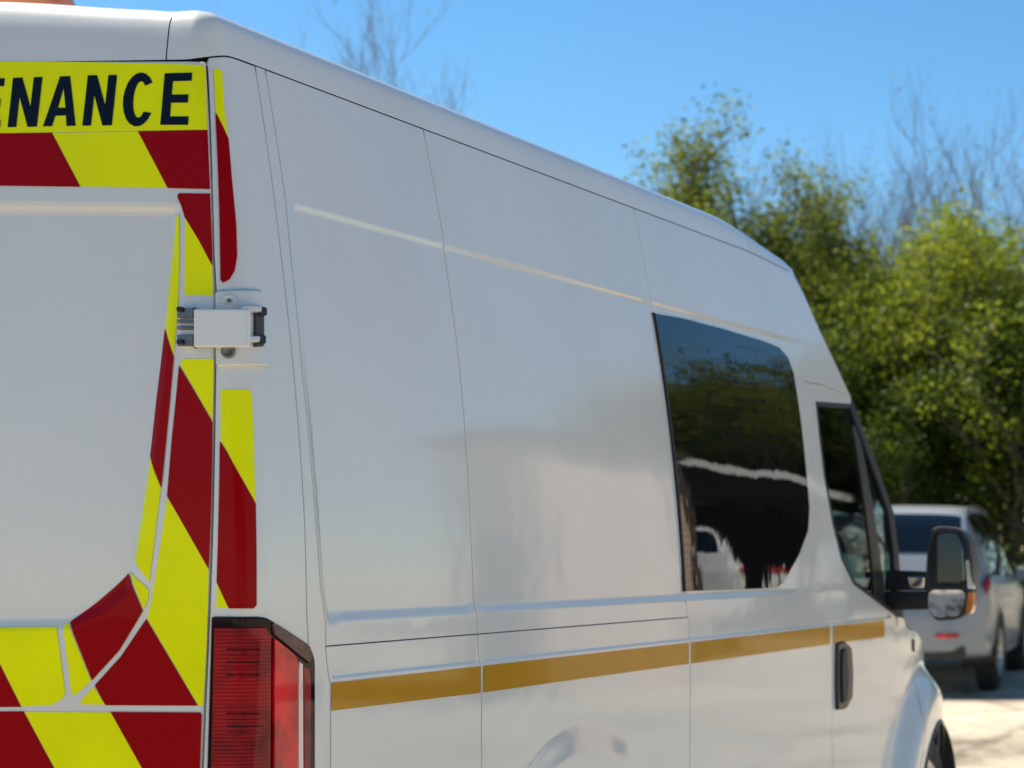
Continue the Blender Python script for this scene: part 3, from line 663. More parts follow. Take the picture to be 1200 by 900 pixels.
# ---- rear hinge
def hinge(zc, mir=1):
    s = mir
    root = panel('hinge_plate', rounded(UZ([(253.5, 341), (305, 340), (308, 360), (313, 431.5), (254, 431.5)]) + (0, zc), .006), M['paint'], van, off=.010, gap=0, roll=.006, depth=.016, gu=.008, gz=.02, fine=False, mirror=s < 0)
    def hp(nm, px, m, off, r=.003, depth=.012, roll=.0025): return panel(nm, rounded(UZ(px) + (0, zc), r), M[m], root, off=off, gap=0, roll=roll, depth=depth, gu=.008, gz=.015, fine=False, mirror=s < 0)
    hp('hinge_foot', [(213, 361), (232, 361), (232, 409), (213, 409)], 'paint', .012)
    st = UZ([(226, 361.5), (291, 361.5), (291, 407), (226, 407)]) + (0, zc)
    # the strap spans the joint as a flat plate standing off both panels
    c4 = [W0(*p) for p in st]; ymn = min(c[1] for c in c4) - .027; c4 = [hity(*q, ymn) + (0, 0, zc) for q in [(226, 361.5), (291, 361.5), (291, 407), (226, 407)]]
    bm = bmesh.new(); nvv = np.array([0, -1, 0.]) * .010
    a = [bm.verts.new((c[0] * s, c[1], c[2])) for c in c4]; b = [bm.verts.new(((c - nvv)[0] * s, (c - nvv)[1], (c - nvv)[2])) for c in c4]
    bm.faces.new(a); bm.faces.new(b[::-1])
    for i in range(4): bm.faces.new([a[i], b[i], b[(i + 1) % 4], a[(i + 1) % 4]])
    bmesh.ops.recalc_face_normals(bm, faces=bm.faces)
    bm_obj('hinge_strap', bm, M['paint'], root, bevel=.004)
    for y0, y1 in ((363, 374), (376.5, 380), (384, 388), (394, 407)): hp('hinge_knuckle', [(214.5, y0), (233, y0), (233, y1), (214.5, y1)], 'steel', .020, .001, .012, .0012)
    for y0 in (365, 403): hp('hinge_pin', [(216, y0 - 3), (223, y0 - 3), (223, y0 + 3), (216, y0 + 3)], 'gap', .026, .004, .008, .001)
    hp('hinge_bracket', [(292.5, 362), (301, 360), (302, 407), (293, 408)], 'greyplastic', .016, .002, .014)
    for y0 in (365, 400): hp('hinge_lug', [(278, y0 - 3), (294, y0 - 3), (294, y0 + 4), (278, y0 + 4)], 'paint', .032, .002, .012)
    for y0 in (367, 400): hp('hinge_pin', [(294, y0 - 5), (300.5, y0 - 5), (300.5, y0 + 5), (294, y0 + 5)], 'gap', .022, .004, .008, .001)
    for y0 in (354, 413.5):
        q = uz(269.5, y0) + (0, zc); c = W0(*q); n = nrm(W0, *q); bm = bmesh.new()
        Mx = Matrix.Translation(Vector((c[0] * s, c[1], c[2]))) @ Vector((n[0] * s, n[1], n[2])).to_track_quat('X', 'Z').to_matrix().to_4x4()
        add_lathe(bm, [(.006, .0125), (.0125, .0125), (.0135, .0115), (.0138, .0085), (.0125, .0075), (.0125, .001)], 20); bm.transform(Mx)
        bm_obj('hinge_bolt', bm, M['paint'] if y0 < 400 else M['steel'], root, True)
        bm = bmesh.new(); add_lathe(bm, [(.012, .004), (.0145, .0038), (.0145, .0001)], 6); bm.transform(Mx); bm_obj('bolt_socket', bm, M['steel'], root)
for s in (1, -1): hinge(0, s)
for s in (1, -1): hinge(-.95, s)

# ---- beacon bar on the roof
def dome(name, c, sx, sy, h, z0, m, parent, e=4.0, top_in=.72):
    bm = bmesh.new(); rings = []
    for k in range(9):
        a = k / 8 * math.pi / 2; sc_ = (math.cos(a) ** .55) if k < 8 else .02; z = z0 + h * math.sin(a); ring = []
        for j in range(44):
            t = 2 * math.pi * j / 44; ct, st = math.cos(t), math.sin(t)
            ring.append(bm.verts.new((c[0] + sx * sc_ * math.copysign(abs(ct) ** (2 / e), ct), c[1] + sy * sc_ * math.copysign(abs(st) ** (2 / e), st), z)))
        rings.append(ring)
    for r0, r1 in zip(rings, rings[1:]):
        for k in range(44): bm.faces.new([r0[k], r0[(k + 1) % 44], r1[(k + 1) % 44], r1[k]])
    bm.faces.new(rings[-1]); bm.faces.new(rings[0][::-1])
    return bm_obj(name, bm, m, parent, True)
by = .27; bp_ = hity(73, 10, by); bcx = bp_[0] - .30; bz_ = 2.475
bar = empty('beacon_bar', (0, 0, 0)); bar.parent = van
box('beacon_base', (bcx - .20, by - .07, bz_ - .045), (bcx + .20, by + .07, bz_ + .002), M['blacktrim'], bar, .01)
dome('beacon_lens', (bcx, by), .30, .105, .15, bz_, M['amber'], bar)

# ---- cab handle, mirror
for mir in (False, True):
    h = panel('door_handle', rounded(UZ([(977.5, 754), (986, 751), (994, 758), (996, 790), (995, 818), (988, 831), (978, 832), (977, 800)]), .012), M['blacktrim'], van, off=.012, gap=0, roll=.006, depth=.02, gu=.015, gz=.02, fine=False, mirror=mir)
    panel('handle_grip', rounded(UZ([(980.5, 762), (985.5, 759), (988, 790), (986, 822), (981, 824), (980, 795)]), .01), M['gap'], h, off=.020, gap=0, roll=.004, depth=.012, gu=.015, gz=.02, fine=False, mirror=mir)
    panel('side_marker', rounded(UZ([(1067.5, 749), (1070.5, 750), (1070.5, 764), (1067.8, 763)]), .003), M['gap'], van, off=.003, gap=0, roll=.001, depth=.01, gu=.02, gz=.02, fine=False, mirror=mir)
XM = 1.245
def mirror_part(px, x=XM, y=None): return hity(*px, y)
MY = 4.02
def mirror(s):
    root = empty('door_mirror', (0, 0, 0)); root.parent = van
    def P(px, py, dy=0): p = hity(px, py, MY); return np.array([p[0], MY + dy, p[2]])
    def shape(px, layers, nm, m, turn=0):
        poly = rounded(np.array(px, float), 9 if nm != 'repeater' else 2, 6); cen = poly.mean(0); V = []; Fc = []; n = len(poly)
        for sc_, dy in layers:
            for q in cen + (poly - cen) * sc_:
                p = P(q[0], q[1], dy)
                if turn: p[1] -= turn * (p[0] - 1.26) + .014
                V.append((p[0] * s, p[1], p[2]))
        for l in range(len(layers) - 1):
            for i in range(n):
                j = (i + 1) % n; Fc.append((l * n + i, l * n + j, (l + 1) * n + j, (l + 1) * n + i))
        Fc.append(tuple(range(n))[::-1]); Fc.append(tuple((len(layers) - 1) * n + i for i in range(n)))
        o = mesh_obj(nm, V, Fc, m, root, True)
        bm = bmesh.new(); bm.from_mesh(o.data); bmesh.ops.recalc_face_normals(bm, faces=bm.faces); bm.to_mesh(o.data); bm.free()
        e = o.modifiers.new('edges', 'EDGE_SPLIT'); e.split_angle = math.radians(50); return o
    shape([(1088, 640), (1094, 619), (1104, 616.5), (1128, 619), (1138, 634), (1142, 665), (1141, 700), (1136, 719), (1124, 726), (1098, 728), (1089, 716), (1086, 680)], [(.985, -.02), (1.0, -.012), (1.0, .03), (.93, .10), (.74, .15)], 'mirror_housing', M['greyplastic'])
    shape([(1091, 640), (1096, 620), (1127, 621), (1136, 640), (1138, 688), (1090, 687)], [(.98, -.0215), (.96, -.0225), (.96, -.018)], 'mirror_bezel', M['blacktrim'])
    shape([(1095.5, 640), (1100, 624), (1125, 624.5), (1132, 640), (1135, 685), (1094, 684)], [(.95, -.0245), (.94, -.0255), (.9, .01)], 'mirror_glass', M['mirror'], .22)
    shape([(1091, 690), (1136, 690), (1133, 712), (1125, 722.5), (1099, 724), (1092, 715)], [(.95, -.0225), (.94, -.0245), (.9, .01)], 'wide_angle_glass', M['mirror'], -.17)
    shape([(1133.5, 657), (1138, 656), (1142, 690), (1136.5, 690)], [(1, -.030), (1, -.02), (1, .02)], 'mirror_trim', M['chrome'])
    shape([(1136.5, 693), (1142, 694), (1142, 713), (1139, 719), (1134, 718.5)], [(1, -.030), (1, -.02), (1, .02)], 'repeater', M['amber'])
    def slab(nm, px, m, d0, d1, x_in):
        V = []
        for dy in (d0, d1):
            for q in px:
                p = P(q[0], q[1], dy); V.append((p[0] * s, p[1], p[2]))
        n = len(px); Fc = [tuple(range(n)), tuple(range(n, 2 * n))[::-1]] + [(i, n + i, n + (i + 1) % n, (i + 1) % n) for i in range(n)]
        o = mesh_obj(nm, V, Fc, m, root); bm = bmesh.new(); bm.from_mesh(o.data); bmesh.ops.recalc_face_normals(bm, faces=bm.faces); bm.to_mesh(o.data); bm.free()
        b = o.modifiers.new('bevel', 'BEVEL'); b.width = .006; b.segments = 2; return o
    slab('mirror_arm', [(1038, 668), (1090, 670), (1090, 692), (1036, 692)], M['blacktrim'], .0, .06, 0)
    slab('mirror_arm', [(1036, 693), (1090, 693), (1090, 714), (1040, 716)], M['blacktrim'], .0, .06, 0)
    slab('arm_trim', [(1062, 675), (1084, 675.5), (1084, 690), (1066, 689)], M['chrome'], -.006, .01, 0)
for s in (1, -1): mirror(s)

# ---- wheels
def wheel(name, c, R, wd, s, parent, hub='alloy', dish=.05):
    t = empty(name, c); t.parent = parent
    bm = bmesh.new(); add_lathe(bm, [(-wd / 2 + .01, R * .62), (-wd / 2, R * .70), (-wd / 2 + .004, R * .86), (-wd / 2 + .025, R * .97), (-wd / 2 + .05, R), (wd / 2 - .05, R), (wd / 2 - .025, R * .97), (wd / 2 - .004, R * .86), (wd / 2, R * .70), (wd / 2 - .01, R * .62)], 48); bm_obj('tyre', bm, M['rubber'], t, True)
    bm = bmesh.new(); o = wd / 2
    add_lathe(bm, [(s * (o - .012), R * .63), (s * (o - .004), R * .61), (s * (o - .03), R * .56), (s * (o - dish - .03), R * .50), (s * (o - dish), R * .28), (s * (o - .03), R * .20), (s * (o - .02), R * .08), (s * (o - .02), .002)], 40); bmesh.ops.recalc_face_normals(bm, faces=bm.faces); bm_obj('rim', bm, M[hub], t, True)
    for k in range(6):
        a = k * math.pi / 3; bm = bmesh.new(); add_tube(bm, [(s * (o - dish - .005), R * .24 * math.cos(a), R * .24 * math.sin(a)), (s * (o - dish + .02), R * .24 * math.cos(a), R * .24 * math.sin(a))], .012, 6); bm_obj('wheel_nut', bm, M['steel'], t)
for s in (1, -1):
    for yy in (AX_R, AX_F): wheel('wheel', (s * .88, yy, .345), .345, .21, s, van)
    bm = bmesh.new()
    for yy in (AX_R, AX_F):
        add_box(bm, (s * .55, yy - .42, .5), (s * .56, yy + .42, .95))
    bm_obj('arch_liner', bm, M['gap'], van)
    for yy, rr, x_ in ((AX_F, .385, .99), (AX_R, .41, .97)):
        bm = bmesh.new(); A_ = np.linspace(-.1, math.pi + .1, 28); rows_ = [[bm.verts.new((s * (x_ + .02 - d * .40), yy + rr * math.cos(t), AXZ + rr * math.sin(t))) for t in A_] for d in (0, .3, 1)]
        for r0, r1 in zip(rows_, rows_[1:]):
            for i in range(len(A_) - 1): bm.faces.new([r0[i], r0[i + 1], r1[i + 1], r1[i]])
        bm_obj('wheel_arch_liner', bm, M['greyplastic'], van, True)
    bm = bmesh.new(); A_ = np.linspace(.05, math.pi - .25, 30)
    q = np.array([(AX_F + .372 * math.cos(t), AXZ + .372 * math.sin(t)) for t in A_]); pp = W(q[:, 0], q[:, 1]); add_tube(bm, [(p[0] * s, p[1], p[2]) for p in pp], .008, 6); bm_obj('arch_lip', bm, M['blacktrim'], van, True)
box('rear_bumper', (-.95, -.10, .36), (.95, .10, .52), M['greyplastic'], van, .02)
box('rear_step', (-.45, -.20, .38), (.45, -.10, .43), M['steel'], van, .008)

# ---- cab interior
def cushion(name, a, b, m, parent, bev=.05):
    return box(name, a, b, m, parent, bev)
for x0 in (.47, -.47):
    st = empty('seat', (x0, 3.55, .5)); st.parent = van
    def sb(nm, a, b, tilt=0, bev=.05):
        bm = bmesh.new(); add_box(bm, a, b); bm.transform(Matrix.Rotation(tilt, 4, 'X')); bm_obj(nm, bm, M['seat'], st, bevel=bev, seg=4)
    sb('seat_base', (-.24, -.12, .22), (.24, .40, .38)); sb('seat_back', (-.23, -.20, .30), (.23, -.06, .86), .10); sb('headrest', (-.14, -.22, .88), (.14, -.12, 1.09), .10, .045)
    bm = bmesh.new(); add_box(bm, (-.2, -.1, 0), (.2, .3, .22)); bm_obj('seat_plinth', bm, M['interior'], st, bevel=.01)
box('dashboard', (-.84, 4.12, .60), (.84, 4.42, 1.06), M['interior'], van, .05)
bm = bmesh.new(); add_tube(bm, [(.47 + .19 * math.cos(t), 3.98 + .07 * math.sin(t), 1.08 + .18 * math.sin(t)) for t in np.linspace(0, 2 * math.pi, 30)], .014, 8, False); bm_obj('steering_wheel', bm, M['interior'], van, True)
box('headliner', (-.74, 3.27, 2.02), (.74, 3.60, 2.06), M['interior'], van)

# ------------------------------------------------------------------ parked cars (lofted body, panes lifted off it)
def crom(P, n):                                          # Catmull-Rom resample along axis 0
    P = np.asarray(P, float); K = len(P); out = []
    for t in np.linspace(0, K - 1, n):
        i = min(int(t), K - 2); f = t - i; p0, p1, p2, p3 = P[max(i - 1, 0)], P[i], P[i + 1], P[min(i + 2, K - 1)]
        out.append(.5 * (2 * p1 + (p2 - p0) * f + (2 * p0 - 5 * p1 + 4 * p2 - p3) * f * f + (3 * p1 - p0 - 3 * p2 + p3) * f ** 3))
    return np.array(out)
def car(name, loc, rz, label, paint_m, group=None, H=1.70, Wd=.93):
    root = tag(empty(name, loc, rz), label, 'car', group)
    k = H / 1.70
    #  y,   zs,  zbelt, wbelt, zroof, wroof
    S = [(-.02, .42, .62, .60, .72, .45), (.03, .36, .80, .80, .95, .66), (.10, .34, .96, .88, 1.08, .74), (.22, .33, 1.02, .91, 1.30, .72), (.38, .32, 1.03, .925, 1.52, .68), (.60, .31, 1.03, .93, 1.64, .66), (1.0, .30, 1.02, .93, 1.69, .66), (1.6, .29, 1.01, .93, 1.70, .66),
         (2.2, .28, 1.00, .93, 1.68, .66), (2.7, .28, .99, .93, 1.60, .66), (3.1, .28, .97, .92, 1.40, .69), (3.45, .29, .95, .915, 1.12, .76), (3.8, .30, .90, .90, 1.00, .70), (4.2, .32, .82, .86, .90, .62), (4.48, .36, .70, .74, .76, .50), (4.56, .42, .58, .55, .62, .40)]
    rows = []
    for y, zs, zb, wb, zr, wr in S:
        h = zr - zb; hb = zb - zs; e = .9 if h > .3 else .6
        rows.append([(0, y, zs * k), (wb * .86, y, zs * k), (wb * .975, y, (zs + .09) * k), (wb * 1.0, y, (zs + hb * .45) * k), (wb * 1.0, y, (zb - .10) * k), (wb * .975, y, zb * k),
                     (wb * .95 + (wr - wb * .95) * .12, y, (zb + h * .12) * k), (wb * .95 + (wr - wb * .95) * .5, y, (zb + h * .5) * k), (wr + .02, y, (zr - h * .16) * k), (wr - .03, y, (zr - .035 * min(1, h * 3)) * k), (wr * .7, y, (zr - .008) * k), (0, y, zr * k)])
    G = crom(np.array(rows), 150); G = np.transpose(crom(np.transpose(G, (1, 0, 2)), 78), (1, 0, 2)); ny, nx = G.shape[:2]
    G[:, :, 0] *= Wd / .93
    dy = np.gradient(G, axis=0); dx = np.gradient(G, axis=1); nn = np.cross(dx, dy); nn /= np.linalg.norm(nn, axis=-1, keepdims=True) + 1e-9
    if nn[75, 30, 0] < 0: nn = -nn
    full = np.concatenate([G, (G * [-1, 1, 1])[:, ::-1][:, 1:]], 1); n2 = full.shape[1]
    wy = (.95, 3.75); wr = .36
    Fc = []
    for j in range(ny - 1):
        for i in range(n2 - 1):
            c = full[j, i]
            if abs(c[0]) > .55 and any(math.hypot(c[1] - y_, c[2] - .36) < wr + .03 for y_ in wy): continue
            if c[2] < .30 * k and abs(c[0]) < .4 and False: continue
            Fc.append((j * n2 + i, (j + 1) * n2 + i, (j + 1) * n2 + i + 1, j * n2 + i + 1))
    Fc.append(tuple(range(n2))); Fc.append(tuple((ny - 1) * n2 + i for i in range(n2))[::-1])
    o = mesh_obj('body', full.reshape(-1, 3), Fc, paint_m, root, True)
    bm = bmesh.new(); bm.from_mesh(o.data); bmesh.ops.recalc_face_normals(bm, faces=bm.faces); bm.to_mesh(o.data); bm.free()
    fi = lambda y: int(np.argmin(abs(G[:, 30, 1] - y)))
    def patch(nm, j0, j1, i0, i1, m, off=.004, sides=(1, -1), trim=None):
        for s in sides:
            sub = (G + nn * off)[j0:j1 + 1, i0:i1 + 1] * [s, 1, 1]; a, b = sub.shape[:2]
            fs = [(j * b + i, (j + 1) * b + i, (j + 1) * b + i + 1, j * b + i + 1) for j in range(a - 1) for i in range(b - 1) if trim is None or trim(*sub[j, i])]
            p = mesh_obj(nm, sub.reshape(-1, 3), fs if s > 0 else [f[::-1] for f in fs], m, root, True)
    colw = lambda q: int(round(q * 7))                   # section point index -> column
    b0, b1 = colw(5.6), colw(8.3)
    for y0, y1 in ((.62, 1.30), (1.36, 2.22), (2.28, 3.02)): patch('side_window', fi(y0), fi(y1), b0, b1, M['privacy'])
    # rear and front screens
    def screen(nm, j0, j1, i0):
        sub = np.concatenate([(G + nn * .005)[j0:j1 + 1, i0:], ((G + nn * .005) * [-1, 1, 1])[j0:j1 + 1, i0:][:, ::-1][:, 1:]], 1); a, b = sub.shape[:2]
        mesh_obj(nm, sub.reshape(-1, 3), [(j * b + i, (j + 1) * b + i, (j + 1) * b + i + 1, j * b + i + 1) for j in range(a - 1) for i in range(b - 1)], M['privacy'], root, True)
    screen('rear_window', fi(.20), fi(.50), colw(9.2)); screen('windscreen', fi(2.78), fi(3.42), colw(9.2))
    patch('tail_lamp', fi(.10), fi(.34), colw(4.1), colw(5.5), M['lens_rear'], .008)
    patch('headlamp', fi(4.2), fi(4.46), colw(4.3), colw(5.4), M['chrome'], .006)
    for s in (1, -1):
        box('bumper_reflector', (s * .56 - .10, -.05, .53), (s * .56 + .10, .03, .565), M['lens_side'], root, .006)
        bm = bmesh.new(); add_tube(bm, [(s * .645, y_, z_ * k) for y_, z_ in ((.80, 1.645), (1.0, 1.675), (1.6, 1.69), (2.3, 1.67), (2.5, 1.62))], .014, 8); bm_obj('roof_rail', bm, M['greyplastic'], root, True)
        box('wing_mirror', (s * .97 - .09, 2.86, 1.0), (s * .97 + .09, 2.98, 1.14), paint_m, root, .03)
        for y0 in (1.40, 2.30): box('door_handle', (s * .932 - .012, y0, .86), (s * .932 + .012, y0 + .17, .885), M['chrome'], root, .006)
        for y_ in wy:
            bm = bmesh.new(); A_ = np.linspace(-.35, math.pi + .35, 30); rr_ = [[bm.verts.new((s * x_, y_ + r_ * math.cos(t), .36 + r_ * math.sin(t))) for t in A_] for x_, r_ in ((.935, wr + .065), (.945, wr + .03), (.925, wr + .01), (.60, wr + .01))]
            for r0, r1 in zip(rr_, rr_[1:]):
                for i in range(len(A_) - 1): bm.faces.new([r0[i], r0[i + 1], r1[i + 1], r1[i]])
            bm_obj('wheel_arch', bm, M['blacktrim'], root, True); wheel('wheel', (s * .83, y_, .355), .355, .22, s, root, dish=.03)
    box('bumper_lower', (-.72, -.005, .36), (.72, .10, .46), M['blacktrim'], root, .02)
    box('number_plate', (-.26, .012, .76), (.26, .03, .87), M['yellow'], root, .003)
    return root
SILVER = mat('silver_paint', (.24, .262, .28), .45, metal=.15, coat=.5, coat_rough=.12, var=.05, vscale=2)
WHITEP = mat('white_car_paint', (.72, .74, .74), .3, coat=1, var=.04, vscale=2)
rzc = math.radians(8.0)
wp = hity(1149, 797, 15.0); dpt = 15.0
rear_wheel = np.array([hity(1168, 797, 15.2)[0], 15.2])
ox = np.array([math.cos(rzc) * .90 - math.sin(rzc) * .95, math.sin(rzc) * .90 + math.cos(rzc) * .95])
cp = rear_wheel - ox
car('parked_car', (cp[0], cp[1], float(ground_z(cp[1] + 1))), rzc, 'silver people carrier with roof rails parked beyond the van under the trees', SILVER, H=1.74)
car('parked_car', (8.35, 19.3, float(ground_z(21))), math.radians(-23), 'tall white people carrier parked in front of the open timber barn', WHITEP, H=2.25, Wd=1.0)

# ------------------------------------------------------------------ trees
def leaf_mesh(name, clusters, n, size, seed, droop=.2):
    r = np.random.default_rng(seed); C_ = np.array([c[0] for c in clusters]); Rd = np.array([c[1] for c in clusters]); wt = np.array([c[2] for c in clusters], float)
    k = r.choice(len(clusters), n, p=wt / wt.sum()); d = r.normal(size=(n, 3)); d /= np.linalg.norm(d, axis=1, keepdims=True)
    P = C_[k] + d * (Rd[k] * (r.random(n) ** .55)[:, None])
    a = r.normal(size=(n, 3)); a[:, 2] -= droop; a /= np.linalg.norm(a, axis=1, keepdims=True)
    up_ = r.normal(size=(n, 3)) * .75 + (-.25, -.1, .75); b = np.cross(up_, a); b /= np.linalg.norm(b, axis=1, keepdims=True); nn_ = np.cross(a, b)
    s = size * r.uniform(.6, 1.3, n)[:, None]
    V = np.stack([P - a * s * .5, P + b * s * .30 + nn_ * s * .07 - a * s * .05, P + a * s * .5, P - b * s * .30 + nn_ * s * .07 - a * s * .05], 1).reshape(-1, 3)
    me = bpy.data.meshes.new(name); me.vertices.add(4 * n); me.vertices.foreach_set('co', V.astype(np.float32).ravel())
    me.loops.add(4 * n); me.loops.foreach_set('vertex_index', np.arange(4 * n, dtype=np.int32)); me.polygons.add(n)
    me.polygons.foreach_set('loop_start', np.arange(0, 4 * n, 4, dtype=np.int32)); me.update(calc_edges=True); me.validate(); return me
def limbs(h, seed, spread, levels=2, r0=.13, nl=9, up=.5, twist=.3):
    r = random.Random(seed); bm = bmesh.new(); tips = []
    tr = [Vector((0, 0, 0))]; 
    for i in range(6): tr.append(tr[-1] + Vector((r.uniform(-.10, .10), r.uniform(-.10, .10), h / 6)))
    add_tube(bm, tr, [r0 * (1 - .8 * i / 6) for i in range(7)], 8)
    def branch(p, d, L, rad, lv):
        q = [p]; dd = d.copy()
        for i in range(4):
            dd = (dd + Vector((r.uniform(-.3, .3), r.uniform(-.3, .3), r.uniform(-.05, .25) * up * 2))).normalized(); q.append(q[-1] + dd * L / 4)
        add_tube(bm, q, [rad * (1 - .72 * i / 4) for i in range(5)], 5 if lv else 4, False)
        if lv == 0: tips.append(q[-1]); return
        for i in range(1, 5):
            for _ in range(2 if lv > 1 else 2):
                nd = (dd + Vector((r.uniform(-1, 1), r.uniform(-1, 1), r.uniform(-.1, .8)))).normalized(); branch(q[i], nd, L * r.uniform(.42, .65), rad * .5, lv - 1)
        tips.append(q[-1])
    for i in range(nl):
        f = .22 + .75 * i / nl; k_ = f * 6; j = min(int(k_), 5); p = tr[j].lerp(tr[j + 1], k_ - j); a = i * 2.4 + r.uniform(-.4, .4)
        d = Vector((math.cos(a), math.sin(a), up * r.uniform(.5, 1.6))).normalized(); branch(p, d, spread * (1.1 - .6 * f) * r.uniform(.8, 1.2), r0 * .45 * (1.1 - f * .6), levels)
    return bm, tips
PROTO = {}
def proto(key, h, spread, seed, n, size, leaf, bare=False, up=.5, low=.15, r0=.13, nl=9):
    bm, tips = limbs(h * (.94 if bare else .80), seed, spread, 2, r0, nl, up); me = bpy.data.meshes.new(key + '_trunk'); bm.to_mesh(me); bm.free(); me.materials.append(M['twig' if bare else 'bark']); me.shade_smooth()
    r = random.Random(seed + 5); cl_ = []
    for t in tips:
        if bare:
            cl_.append((t, np.array((.35, .35, .35)), 1.0))
        else: cl_.append((t, np.array((.42, .42, .34)) * r.uniform(.6, 1.25), r.uniform(.4, 1.4)))
    if not bare:
        for i in range(70):                              # skirt and body of the crown
            a = r.uniform(0, 6.28); f = r.uniform(low, .88); rad = spread * (.95 - .75 * max(0, f - .35) / .65) * r.uniform(.35, 1.0) * .85
            cl_.append((Vector((rad * math.cos(a), rad * math.sin(a), h * f)), np.array((.5, .5, .38)) * r.uniform(.5, 1.2), r.uniform(.5, 1.5)))
    lm = leaf_mesh(key + '_leaves', cl_, n, size, seed); lm.materials.append(M[leaf]); PROTO[key] = (me, lm)
proto('round', 5.2, 2.3, 11, 46000, .062, 'leaf')
proto('tip', 6.2, 2.1, 71, 28000, .062, 'leaf', up=.9, low=.2)
proto('bright', 4.9, 2.4, 23, 50000, .064, 'leaf2', low=.1)
proto('sparse', 5.6, 1.7, 35, 11000, .06, 'leaf', up=.9, low=.3)
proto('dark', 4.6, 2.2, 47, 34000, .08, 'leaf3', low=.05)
proto('bare', 6.8, 2.6, 59, 120, .06, 'leaf', bare=True, up=1.1, r0=.045, nl=11)
proto('bare_tall', 9.5, 3.0, 83, 120, .06, 'leaf', bare=True, up=1.0, r0=.045, nl=9)
def tree(name, key, x, y, rz, s, label, group=None):
    t = tag(empty(name, (x, y, float(ground_z(y)) - .03), rz), label, 'tree', group); t.scale = (s, s, s)
    for nm, me in zip(('trunk', 'crown'), PROTO[key]):
        o = bpy.data.objects.new(nm, me); COL.objects.link(o); o.parent = t
    return t
def at(px, y): return float(hity(px, 600, y)[0])
TR = [  # visible belt: (proto, photo column, distance y, turn, scale, label)
 ('tip', 790, 22.0, .3, .96, 'leafy tree rising just over the van roof, thin tips on top'), ('tip', 872, 21.4, 1.9, 1.02, 'airy young tree with open twigs standing over the windscreen pillar'),
 ('round', 835, 20.8, 2.4, .94, 'mid green round tree between the two thin-tipped trees'), ('sparse', 930, 22.5, 1.1, .98, 'loose open young tree at the edge of the leafy belt'),
 ('tip', 960, 23.2, 3.9, .93, 'airy tree just in front of the smallest bare tree'), ('round', 1010, 23.8, 2.2, 1.06, 'rounded tree closing the gap below the bare twigs'), ('round', 905, 23.5, .9, 1.02, 'rounded tree standing behind the loose open young tree'), ('dark', 925, 20.2, 2.0, .93, 'dark green bushy tree behind the windscreen of the van'), ('round', 985, 22.0, 4.0, .93, 'mid green tree at the foot of the bare trees'), ('round', 1045, 22.8, 5.2, .95, 'mid green tree half hidden by bright foliage'),
 ('bright', 1085, 20.6, .8, .90, 'bright yellow green tree directly behind the silver car'), ('bright', 1200, 20.4, 2.6, .97, 'largest bright green tree beside the silver car bonnet'), ('bright', 1150, 22.2, 4.3, .96, 'bright green tree crowded between two other bright trees'),
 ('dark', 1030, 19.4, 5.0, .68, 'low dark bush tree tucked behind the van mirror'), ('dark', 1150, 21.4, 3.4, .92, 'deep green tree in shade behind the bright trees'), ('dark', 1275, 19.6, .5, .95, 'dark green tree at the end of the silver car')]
for k_, px, y, rz, s, lb in TR: tree('leafy_tree', k_, at(px, y), y, rz, s, lb, 'leafy belt behind the silver car')
for i, (px, y, rz, s, lb) in enumerate([(1010, 25.0, .2, .80, 'short bare tree with many upright twigs behind the belt'), (1115, 24.5, 1.9, .98, 'tall bare tree with forked stem above the bright trees'), (1175, 25.5, 3.5, .86, 'bare tree leaning beside the tall forked one'), (1060, 26.0, 4.4, .86, 'thin bare tree between the short and the forked one'), (880, 25.0, 5.5, .88, 'bare tree showing through the loose young tree'), (955, 26.0, 2.8, .72, 'smallest bare tree low behind the leafy belt'), (985, 25.2, 1.2, .84, 'bare tree with crossing twigs over the rounded tree'), (1035, 25.6, 5.1, .90, 'bare tree with brown twigs beside the tall forked one'), (1085, 24.8, 3.0, .88, 'bare bushy tree rising behind the brightest crown'), (1145, 26.2, .6, .88, 'slim bare tree between the forked and the leaning one'), (1205, 25.0, 2.2, .90, 'bare tree behind the largest bright green tree')]):
    tree('bare_tree', 'bare', at(px, y), y, rz, s, lb, 'bare trees behind the leafy belt')
LT = [(-11.5, 21, 'round', .9, 'mid green tree hidden beyond the van cab, far side'), (-14.5, 22.5, 'dark', 1.0, 'dark tree hidden beyond the van body, far side'), (-18, 20.5, 'round', 1.0, 'mid green tree at the far side of the yard'), (-21.5, 18, 'dark', 1.05, 'dark tree at the far side corner of the yard'), (-24, 13, 'round', 1.1, 'mid green tree along the far side hedge line'), (-25, 7.5, 'dark', 1.15, 'dark tree along the far side hedge line'), (-25, 1.5, 'round', 1.15, 'mid green tree at the near end of the far side hedge')]
for i, (x, y, k_, s, lb) in enumerate(LT): tree('leafy_tree', k_, x, y, i * 1.3, s, lb, 'trees on the far side of the van')
tree('bare_tree', 'bare_tall', at(425, 30), 30, .9, 1.12, 'distant bare tree whose twigs show above the van roof')
tree('bare_tree', 'bare_tall', at(505, 33), 33, 2.9, 1.05, 'second distant bare tree above the van roof, fainter')
